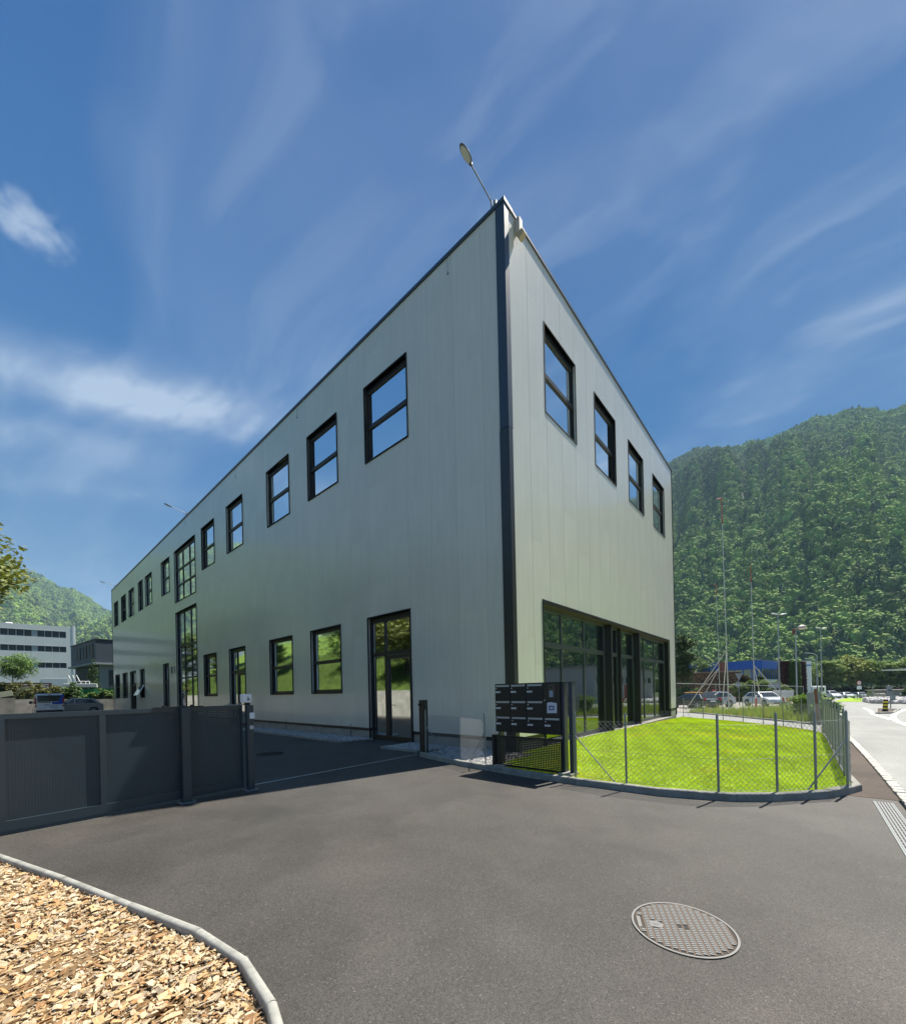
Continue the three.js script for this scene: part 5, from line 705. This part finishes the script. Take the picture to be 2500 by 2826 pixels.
{ // far side of the junction
  const rs = far('speed_sign', 'round red-rimmed speed limit sign over a small white plate', 'sign', off(1.0207, 92), 92); obj('pole', rod(V(0, 0, 0), V(0, 3.9, 0), 0.05, 8), M.galv, rs); obj('rim', disc(0, 3.6, 0.06, 0.56, 0.03, 'z', 28), std([0.5, 0.03, 0.03], 0.5), rs); obj('face', disc(0, 3.6, 0.08, 0.40, 0.02, 'z', 28), M.white, rs); obj('lower_plate', box(-0.55, 0.55, 2.1, 2.9, 0.05, 0.08), M.white, rs);
  const cv = document.createElement('canvas'); cv.width = 64; cv.height = 64; const c = cv.getContext('2d'); c.fillStyle = '#e6e8ea'; c.fillRect(0, 0, 64, 64); c.fillStyle = '#202226'; c.font = 'bold 42px sans-serif'; c.textAlign = 'center'; c.textBaseline = 'middle'; c.fillText('60', 32, 34); const ct = new THREE.CanvasTexture(cv); ct.colorSpace = THREE.SRGBColorSpace; const q = new THREE.PlaneGeometry(0.5, 0.5); q.translate(0, 3.6, 0.092); obj('numeral', q, std([1, 1, 1], 0.5, 0, { map: ct }), rs);
  const lw = far('concrete_cabin', 'low flat-roofed concrete cabin beyond the stone bed', 'building', off(1.1055, 82), 82, -0.05); obj('wall', box(-3.2, 3.4, -0.2, 1.75, -2, 0), std([0.40, 0.40, 0.37], 0.85, 0, { map: rep(tConcrete, 2) }), lw); obj('roof', box(-3.5, 3.6, 1.75, 1.9, -2.2, 0.25), std([0.32, 0.29, 0.26], 0.8), lw); obj('hatch', disc(1.6, 1.0, 0.02, 0.2, 0.05, 'z', 16), M.white, lw);
  const bk = far('concrete_block', 'rounded grey concrete block by the low wire fence', 'block', off(1.0727, 70), 70); obj('block', rbox(-0.62, 0.62, 0, 1.15, -0.5, 0.5, 0.18, 4), M.concrete, bk);
  const bm = far('marker_board', 'narrow grey marker board beside the low wire fence', 'sign', off(1.0553, 64), 64); obj('board', rbox(-0.14, 0.14, 0.9, 2.2, 0, 0.05, 0.03), M.galv, bm); obj('post', rod(V(0, 0, 0.02), V(0, 1.0, 0.02), 0.03, 6), M.galv, bm);
  const f = far('low_fence', 'low wire fence on the grass beyond the junction', 'fence', off(1.0380, 66), 66, -0.05); for (let i = 0; i <= 8; i++) obj('post', rod(V(-1.9 + i * 0.5, 0, 0), V(-1.9 + i * 0.5, 1.15, 0), 0.03, 5), M.galv, f); const w = []; for (let i = 0; i < 40; i++) w.push(rod(V(-1.9 + i * 0.1, 0.05, 0), V(-1.9 + i * 0.1, 1.1, 0), 0.008, 3)); for (let k = 0; k < 8; k++) w.push(rod(V(-1.9, 0.1 + k * 0.14, 0), V(2.1, 0.1 + k * 0.14, 0), 0.008, 3)); obj('wire_mesh', w, M.wire, f);
  const bed = [[58, 10.9], [56, 13.4], [62, 22], [75, 27], [96, 22], [100, 16], [86, 12.6], [70, 11.2]]; site(struct('stone_bed', sheet(bed, 0.02), M.lot));
  const geo = [1, 2].map(k => { const g = new THREE.IcosahedronGeometry(1, 1), p = g.attributes.position; for (let i = 0; i < p.count; i++) { const s = 0.7 + 0.6 * hash(Math.round(p.getX(i) * 30) + k * 50, Math.round(p.getY(i) * 30) * 31 + Math.round(p.getZ(i) * 30), 4); p.setXYZ(i, p.getX(i) * s, p.getY(i) * s * 0.7, p.getZ(i) * s); } g.computeVertexNormals(); return g; });
  scatter('boulders', 'pale broken stones heaped on the bed beyond the junction', geo, M.pebble, 5200, bed, (o, r) => { o.position.y = H(o.position.x) + 0.12 + r() * 0.25; o.rotation.set(r() * 6, r() * 6, r() * 6); o.scale.setScalar(0.12 + r() * 0.2); }, 71, r => { const l = 0.38 + r() * 0.25; return rgb(l, l * 0.98, l * 0.95); });
  const gp = [[72, 8.4], [100, 10.4], [128, 13], [128, 16], [98, 14], [84, 12.4], [72, 11]]; site(struct('grass_strip', sheet(gp, 0.03), M.lawnSoil));
  bush('potted_shrub', 'small green shrub at the right end of the concrete cabin', off(1.1383, 78), 78, { rx: 0.8, ry: 1.0, rz: 0.8, n: 1200, size: 0.13, color: [0.06, 0.13, 0.02], seed: 63 });
  const sh = far('shelter_roof', 'flat pale shelter roof on slim struts at the right edge', 'shelter', off(1.1538, 66), 66); obj('roof', box(-2.3, 3, 5.0, 5.22, -2.5, 2.5), std([0.5, 0.52, 0.52], 0.6), sh); obj('tie_rod', [rod(V(-1, 5.2, 0), V(0.6, 6.6, 0), 0.05, 6), rod(V(0, 5.2, 0), V(0.6, 6.6, 0), 0.05, 6)], M.galv, sh); obj('column', rod(V(0.6, 0, 0), V(0.6, 6.7, 0), 0.12, 8), M.galv, sh);
}
{ // works across the road, seen only mirrored in the shop front
  const t = thing('street_works', 'long grey works building across the road, mirrored in the shop front', 'building', [52, H(52), 18.5]); const gw = std([0.34, 0.36, 0.37], 0.8), gl = std([0.06, 0.08, 0.09], 0.1, 0.5);
  obj('wall', [box(0, 32, -2, 5.6, 0, 12)], gw, t); obj('roof', box(-0.3, 32.3, 5.6, 5.9, -0.3, 12.3), M.roof, t); for (let i = 0; i < 9; i++) obj('window', box(1.2 + i * 3.4, 2.9 + i * 3.4, 3.1, 4.2, -0.06, -0.002), gl, t); obj('red_door', box(14, 17, 0, 2.8, -0.06, -0.002), std([0.28, 0.04, 0.03], 0.6), t); obj('sign_board', box(8, 12, 2.0, 2.7, -0.1, -0.002), M.white, t);
}

// ================================================================== LEFT-HAND BACKGROUND
{ // retaining wall and planted bank along the yard
  const wl = thing('retaining_wall', 'pale concrete retaining wall along the yard', 'wall', [-8.2, 0, -4]); for (let i = 0; i < 12; i++) obj('wall_section', box(-0.3, 0.0, -0.1, 1.62, -2.3 * (i + 1) + 0.006, -2.3 * i - 0.006), M.concrete, wl);
  const we = thing('wall_end', 'grey concrete wall end at the edge of the yard', 'wall', [-7.2, 0, -31.8]); obj('wall_section', box(-1.3, 0, -0.1, 1.68, -0.3, 0), std([0.42, 0.43, 0.42], 0.9, 0, { map: rep(tConcrete, 1.9) }), we); obj('wall_section', box(-0.3, 0, -0.1, 1.66, -22, -0.31), M.concrete, we);
  const yw = thing('yard_wall', 'pale concrete wall closing the end of the yard', 'wall', [-7, 0, -53.4]); for (let i = 0; i < 6; i++) obj('wall_section', box(i * 2.5 + 0.005, i * 2.5 + 2.495, -0.1, 1.62 - i * 0.08, -0.25, 0), M.concrete, yw);
  const bankH = (x, z) => 1.45 + Math.min(9, Math.max(0, -8.4 - x) * 0.55) + (fbm(x * 0.4, z * 0.4, 3, 19) - 0.5) * 0.6; const pos = [], uv = [], idx = [], nx = 16, nz = 100; for (let i = 0; i <= nx; i++) for (let j = 0; j <= nz; j++) { const x = -8.45 - i * 1.4, z = -3.9 - j * 0.72; pos.push(x, bankH(x, z), z); uv.push(x, z); } for (let i = 0; i < nx; i++) for (let j = 0; j < nz; j++) { const a = i * (nz + 1) + j, b = a + nz + 1; idx.push(a, a + 1, b, b, a + 1, b + 1); } const g = new THREE.BufferGeometry(); g.setAttribute('position', new THREE.Float32BufferAttribute(pos, 3)); g.setAttribute('uv', new THREE.Float32BufferAttribute(uv, 2)); g.setIndex(idx); g.computeVertexNormals(); site(struct('bank', g, std([0.16, 0.22, 0.05], 0.95, 0, { map: rep(tGrass, 3), side: THREE.DoubleSide })));
  const poly = [[-16, -74], [-8.5, -74], [-8.5, -4.1], [-16, -4.1]], tf = (() => { const r = rng(4), p = []; for (let i = 0; i < 9; i++) { const a = r() * 6.28, b = r() * 6.28; p.push(Math.cos(a) * 0.3 - Math.cos(b) * 0.1, 0, Math.sin(a) * 0.3 - Math.sin(b) * 0.1, Math.cos(a) * 0.3 + Math.cos(b) * 0.1, 0, Math.sin(a) * 0.3 + Math.sin(b) * 0.1, Math.cos(a) * 0.3 + (r() - 0.5), 1, Math.sin(a) * 0.3 + (r() - 0.5)); } const g = new THREE.BufferGeometry(); g.setAttribute('position', new THREE.Float32BufferAttribute(p, 3)); g.computeVertexNormals(); return g; })();
  scatter('bank_grass', 'rough grass on the bank above the retaining wall', [tf], leafMat([1, 1, 1], 0.3), 26000, poly, (o, r) => { o.position.y = bankH(o.position.x, o.position.z) - 0.03; o.rotation.y = r() * 6; o.scale.set(0.22, 0.2 + r() * 0.35, 0.22); }, 72, r => { const k = 0.6 + r() * 0.7; return rgb(0.16 * k, 0.25 * k, 0.035 * k); });
  const bt = (label, lx, lz, opt) => { const p = world(lx, 0, lz); return tree('bank_tree', label, p.x, -p.z, { y: bankH(lx, lz) - 0.2, ...opt }, 'trees on the bank'); };
  bt('yellowing tree overhanging the yard at the left edge', -10.2, -15.2, { h: 6.9, crownY: 0.9, rx: 3.1, n: 36000, clumps: 90, size: 0.10, color: [0.18, 0.21, 0.03], seed: 81, trunk: 0.16, tr: 0.3, shape: { long: 2 } });
  bt('bushy tree high on the bank, mirrored in the ground-floor windows', -12.5, -9, { h: 7, crownY: 1.0, rx: 2.6, n: 4200, size: 0.15, color: [0.10, 0.17, 0.03], seed: 82 });
  bt('broad green tree on the bank, mirrored in the stair window', -11.5, -24, { h: 9, crownY: 1.2, rx: 3.4, n: 6000, size: 0.16, color: [0.08, 0.16, 0.025], seed: 83 });
  bt('dark tree at the top of the bank', -15, -17, { h: 9, crownY: 1.5, rx: 3.6, n: 5000, size: 0.18, color: [0.06, 0.12, 0.022], seed: 84 });
  bt('second dark tree at the top of the bank', -16, -28, { h: 9, crownY: 1.5, rx: 3.6, n: 5000, size: 0.18, color: [0.055, 0.11, 0.02], seed: 85 });
  [[-11, -38, 9], [-13.5, -46, 10], [-11, -54, 10], [-14, -61, 11], [-11.5, -68, 10]].forEach(([x, z, h], i) => bt(['leafy tree on the bank beside the yard wall end', 'tall leafy tree on the bank before the yard end', 'leafy tree on the bank level with the yard end wall', 'tallest leafy tree on the bank past the yard', 'last leafy tree on the bank past the yard'][i], x, z, { h, crownY: 1.0, rx: 2.4 + (i % 2) * 0.8, n: 4200, size: 0.2, color: [[0.13, 0.21, 0.03], [0.09, 0.16, 0.025], [0.15, 0.22, 0.03]][i % 3], seed: 90 + i }));
  bt('low olive-coloured tree near the start of the bank', -13, -5.6, { h: 5, crownY: 0.6, rx: 2.0, n: 3600, size: 0.13, color: [0.16, 0.19, 0.04], seed: 86 });
}
{ // offices and the dark house beyond the yard
  const a = -Math.atan2(5, 9.9) * -1, t = far('office_block', 'white office block with three window bands and a roof railing', 'building', -79.1, 83, 0.741, undefined, 0); // face along local -x
  const wh = std([0.88, 0.89, 0.88], 0.6, 0, { map: rep(tPanel, 4) }), gl = std([0.03, 0.035, 0.04], 0.45), fr = std([0.40, 0.44, 0.47], 0.5), bands = [[15.5, 14.2, 'a'], [12.4, 11.25, 'b'], [9.05, 7.98, 'c']];
  const holes = bands.map(b => [-40, -1.0, b[1], b[0]]); obj('wall', [...minus([-40, 0, -1, 16.6], holes).map(r => box(r[0], r[1], r[2], r[3], -2.2, 0)), box(-40, -1.0, 7.5, 15.8, -2.2, -0.35)], wh, t); obj('side_wall', box(0, 0.35, -1, 16.9, -2.5, 0.05), std([0.78, 0.80, 0.81], 0.6), t);
  for (const [y1, y0] of bands) { let x = -1.0; for (let i = 0; i < 26; i++) { const w = (i % 10 === 4) ? 0.75 : 1.05, blank = i % 10 === 4; const win = obj(blank ? 'blank_panel' : 'window', box(x - w + 0.1, x, y0, y1, -0.3, blank ? -0.1 : -0.22), blank ? fr : gl, t); if (!blank) obj('frame', [box(x - w, x - w + 0.1, y0, y1, -0.3, -0.08), box(x - w + 0.1, x, y0, y0 + 0.06, -0.22, -0.12)], fr, win); x -= w; } obj('band_head', box(-40, -1, y1, y1 + 0.08, -0.1, 0.04), fr, t); }
  obj('garage_door', box(-4.6, -0.9, 2.5, 5.8, -0.02, 0.05), std([0.46, 0.52, 0.56], 0.6), t);
  for (let i = 0; i < 16; i++) obj('railing_post', rod(V(-i * 1.25, 16.6, -0.2), V(-i * 1.25, 17.75, -0.2), 0.03, 5), M.galv, t); for (const y of [17.2, 17.75]) obj('railing_rail', rod(V(-20, y, -0.2), V(0, y, -0.2), 0.028, 5), M.galv, t); for (let i = 0; i < 7; i++) obj('railing_post', rod(V(0, 16.6, -0.2 - i * 0.35), V(0, 17.75, -0.2 - i * 0.35), 0.03, 5), M.galv, t);
  const dm = new THREE.SphereGeometry(0.7, 16, 8, 0, 6.3, 0, 1.57); dm.scale(1, 0.5, 1); dm.translate(-9, 16.6, -1.5); obj('roof_dome', dm, M.white, t);

  const h = far('dark_house', 'charcoal two-storey house with three square windows', 'building', -53.8, 60, -0.6155, undefined, 0); // left face runs along -x, right face along -z
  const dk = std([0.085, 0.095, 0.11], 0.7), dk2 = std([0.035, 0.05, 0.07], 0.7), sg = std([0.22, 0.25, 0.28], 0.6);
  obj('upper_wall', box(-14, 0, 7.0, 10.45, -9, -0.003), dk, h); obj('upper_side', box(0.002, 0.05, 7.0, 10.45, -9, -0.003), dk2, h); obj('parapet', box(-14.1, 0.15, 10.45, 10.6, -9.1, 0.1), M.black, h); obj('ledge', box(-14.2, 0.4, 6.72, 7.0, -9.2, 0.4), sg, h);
  for (const x of [-1.2, -4.6, -8.2]) { const w = obj('window', box(x - 1.5, x, 8.0, 9.75, -0.002, 0.04), gl, h); obj('frame', [box(x - 1.62, x - 1.5, 7.9, 9.85, -0.002, 0.09), box(x, x + 0.12, 7.9, 9.85, -0.002, 0.09), box(x - 1.5, x, 9.75, 9.85, -0.002, 0.09), box(x - 1.5, x, 7.9, 8.0, -0.002, 0.09)], M.black, w); }
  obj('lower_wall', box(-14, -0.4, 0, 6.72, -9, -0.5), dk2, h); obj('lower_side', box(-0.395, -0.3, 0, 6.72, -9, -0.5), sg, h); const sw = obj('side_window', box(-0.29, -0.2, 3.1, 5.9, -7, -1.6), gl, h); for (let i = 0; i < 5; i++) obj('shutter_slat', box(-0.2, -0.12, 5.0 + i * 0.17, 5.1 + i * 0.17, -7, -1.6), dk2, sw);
  for (let i = 0; i < 6; i++) obj('pergola_slat', box(-12, -1.5, 4.6 + i * 0.3, 4.72 + i * 0.3, -0.48, -0.3), dk, h);
}
{ // clutter between the yard wall and those buildings
  const rk = far('steel_beam_pile', 'rusty steel beams racked above the hedge', 'beam', off(-1.0672, 50), 50, 0.75, undefined, 0); const ru = std([0.10, 0.035, 0.03], 0.8); for (let i = 0; i < 6; i++) obj('beam', box(-4.2 + i * 0.3, 2.6 - i * 0.25, 2.95 + (i % 3) * 0.28, 3.12 + (i % 3) * 0.28, -0.6 + i * 0.3, -0.4 + i * 0.3), ru, rk); for (const x of [-3, 0, 1.8]) obj('rack_post', box(x, x + 0.2, 0, 3.6, -0.7, -0.5), ru, rk); for (let i = 0; i < 4; i++) obj('plank_stack', box(-3.4, 2.3, 1.9 + i * 0.22, 2.08 + i * 0.22, -0.5, 0.8), i % 2 ? std([0.42, 0.32, 0.16], 0.8) : std([0.25, 0.2, 0.15], 0.8), rk);
  bush('yard_hedge', 'brownish hedge along the wall behind the van', off(-1.0900, 43.5), 43.5, { rx: 4.2, ry: 2.0, rz: 0.9, n: 8000, clumps: 110, size: 0.13, color: [0.15, 0.16, 0.035], seed: 64, cat: 'hedge', turn: 0.85, y: 0 });
  bush('yard_hedge', 'green hedge along the wall above the people carrier', off(-0.8802, 47), 47, { rx: 2.2, ry: 1.45, rz: 0.7, n: 4600, clumps: 50, size: 0.12, color: [0.12, 0.20, 0.03], seed: 65, cat: 'hedge', turn: 0.75, y: 0 });
  bush('yard_bush', 'leafy bush between van roof and green screen', off(-0.9568, 47), 47, { rx: 1.2, ry: 2.0, rz: 0.9, n: 3400, clumps: 30, size: 0.15, color: [0.085, 0.15, 0.03], seed: 66, y: 0 });
  tree('acacia_tree', 'feathery bright green tree above the yard wall', off(-1.1037, 44), 44, { h: 7.2, crownY: 3.4, rx: 2.1, n: 6500, clumps: 44, size: 0.09, color: [0.13, 0.24, 0.035], seed: 67, trunk: 0.08, tr: 0.4, y: 0, shape: { flat: 0.4, long: 2.4, cr: 0.8 } });
  tree('cypress_tree', 'slim dark cypress before the charcoal house', off(-0.9039, 54), 54, { h: 7.2, crownY: 1.4, rx: 0.62, n: 3000, clumps: 60, size: 0.09, color: [0.045, 0.09, 0.016], seed: 68, trunk: 0.07, tr: 0.1, y: 0, shape: { cr: 0.34 } });
  const gs = far('green_screen', 'green mesh screen fence behind the parked cars', 'fence', off(-0.9167, 50), 50, 0.72, undefined, 0); const q = new THREE.PlaneGeometry(8, 1.3, 40, 4), p = q.attributes.position; for (let i = 0; i < p.count; i++) p.setZ(i, 0.06 * Math.sin(p.getX(i) * 3.2)); q.computeVertexNormals(); q.translate(0, 2.15, 0); obj('mesh_cloth', q, leafMat([0.02, 0.20, 0.07], 0.25), gs); for (let i = 0; i < 5; i++) obj('post', rod(V(-3.8 + i * 1.9, 0, -0.12), V(-3.8 + i * 1.9, 2.9, -0.12), 0.04, 6), M.galv, gs);
  const ct = far('site_cabin', 'low pale cabin roof carrying stacked white loungers', 'cabin', off(-0.9349, 52), 52, 0.7, undefined, 0); obj('roof', rbox(-1.6, 1.6, 3.0, 3.5, -1.2, 1.2, 0.05), std([0.5, 0.52, 0.53], 0.6), ct); obj('body', box(-1.4, 1.4, 0, 3.0, -1.0, 1.0), std([0.07, 0.05, 0.045], 0.8), ct);
  for (let i = 0; i < 3; i++) { const l = far('sun_lounger', ['white lounger at the left of the cabin roof', 'white lounger in the middle of the cabin roof', 'white lounger at the right of the cabin roof'][i], 'lounger', off(-0.9450 + i * 0.0100, 52), 52, 0.7, 'white loungers on the cabin roof', 3.5); obj('seat', rbox(-0.45, 0.5, 0.3, 0.36, -0.35, 0.35, 0.02), M.white, l); const bk = obj('backrest', rbox(-0.05, 0.0, 0, 0.9, -0.35, 0.35, 0.02), M.white, l); bk.position.set(-0.45, 0.3, 0); bk.rotation.z = 0.35; for (const x of [-0.4, 0.45]) for (const z of [-0.3, 0.3]) obj('leg', rod(V(x, 0, z), V(x, 0.32, z), 0.03, 5), M.white, l); }
  const ng = far('notice_board', 'tilted cream board hung in the brownish hedge', 'sign', off(-1.1228, 42), 42, 0.75, undefined, 1.95); const nb = obj('board', rbox(-0.5, 0.5, 0, 0.55, -0.02, 0.02, 0.01), std([0.55, 0.54, 0.42], 0.7), ng); nb.rotation.z = 0.2; obj('post', rod(V(0, -1.95, -0.05), V(0, 0.3, -0.05), 0.04, 6), M.bark, ng);
}
for (const o of scene.children) o.traverse(m => { if (m.isMesh) m.castShadow = m.receiveShadow = true; });
renderer.render(scene, camera);
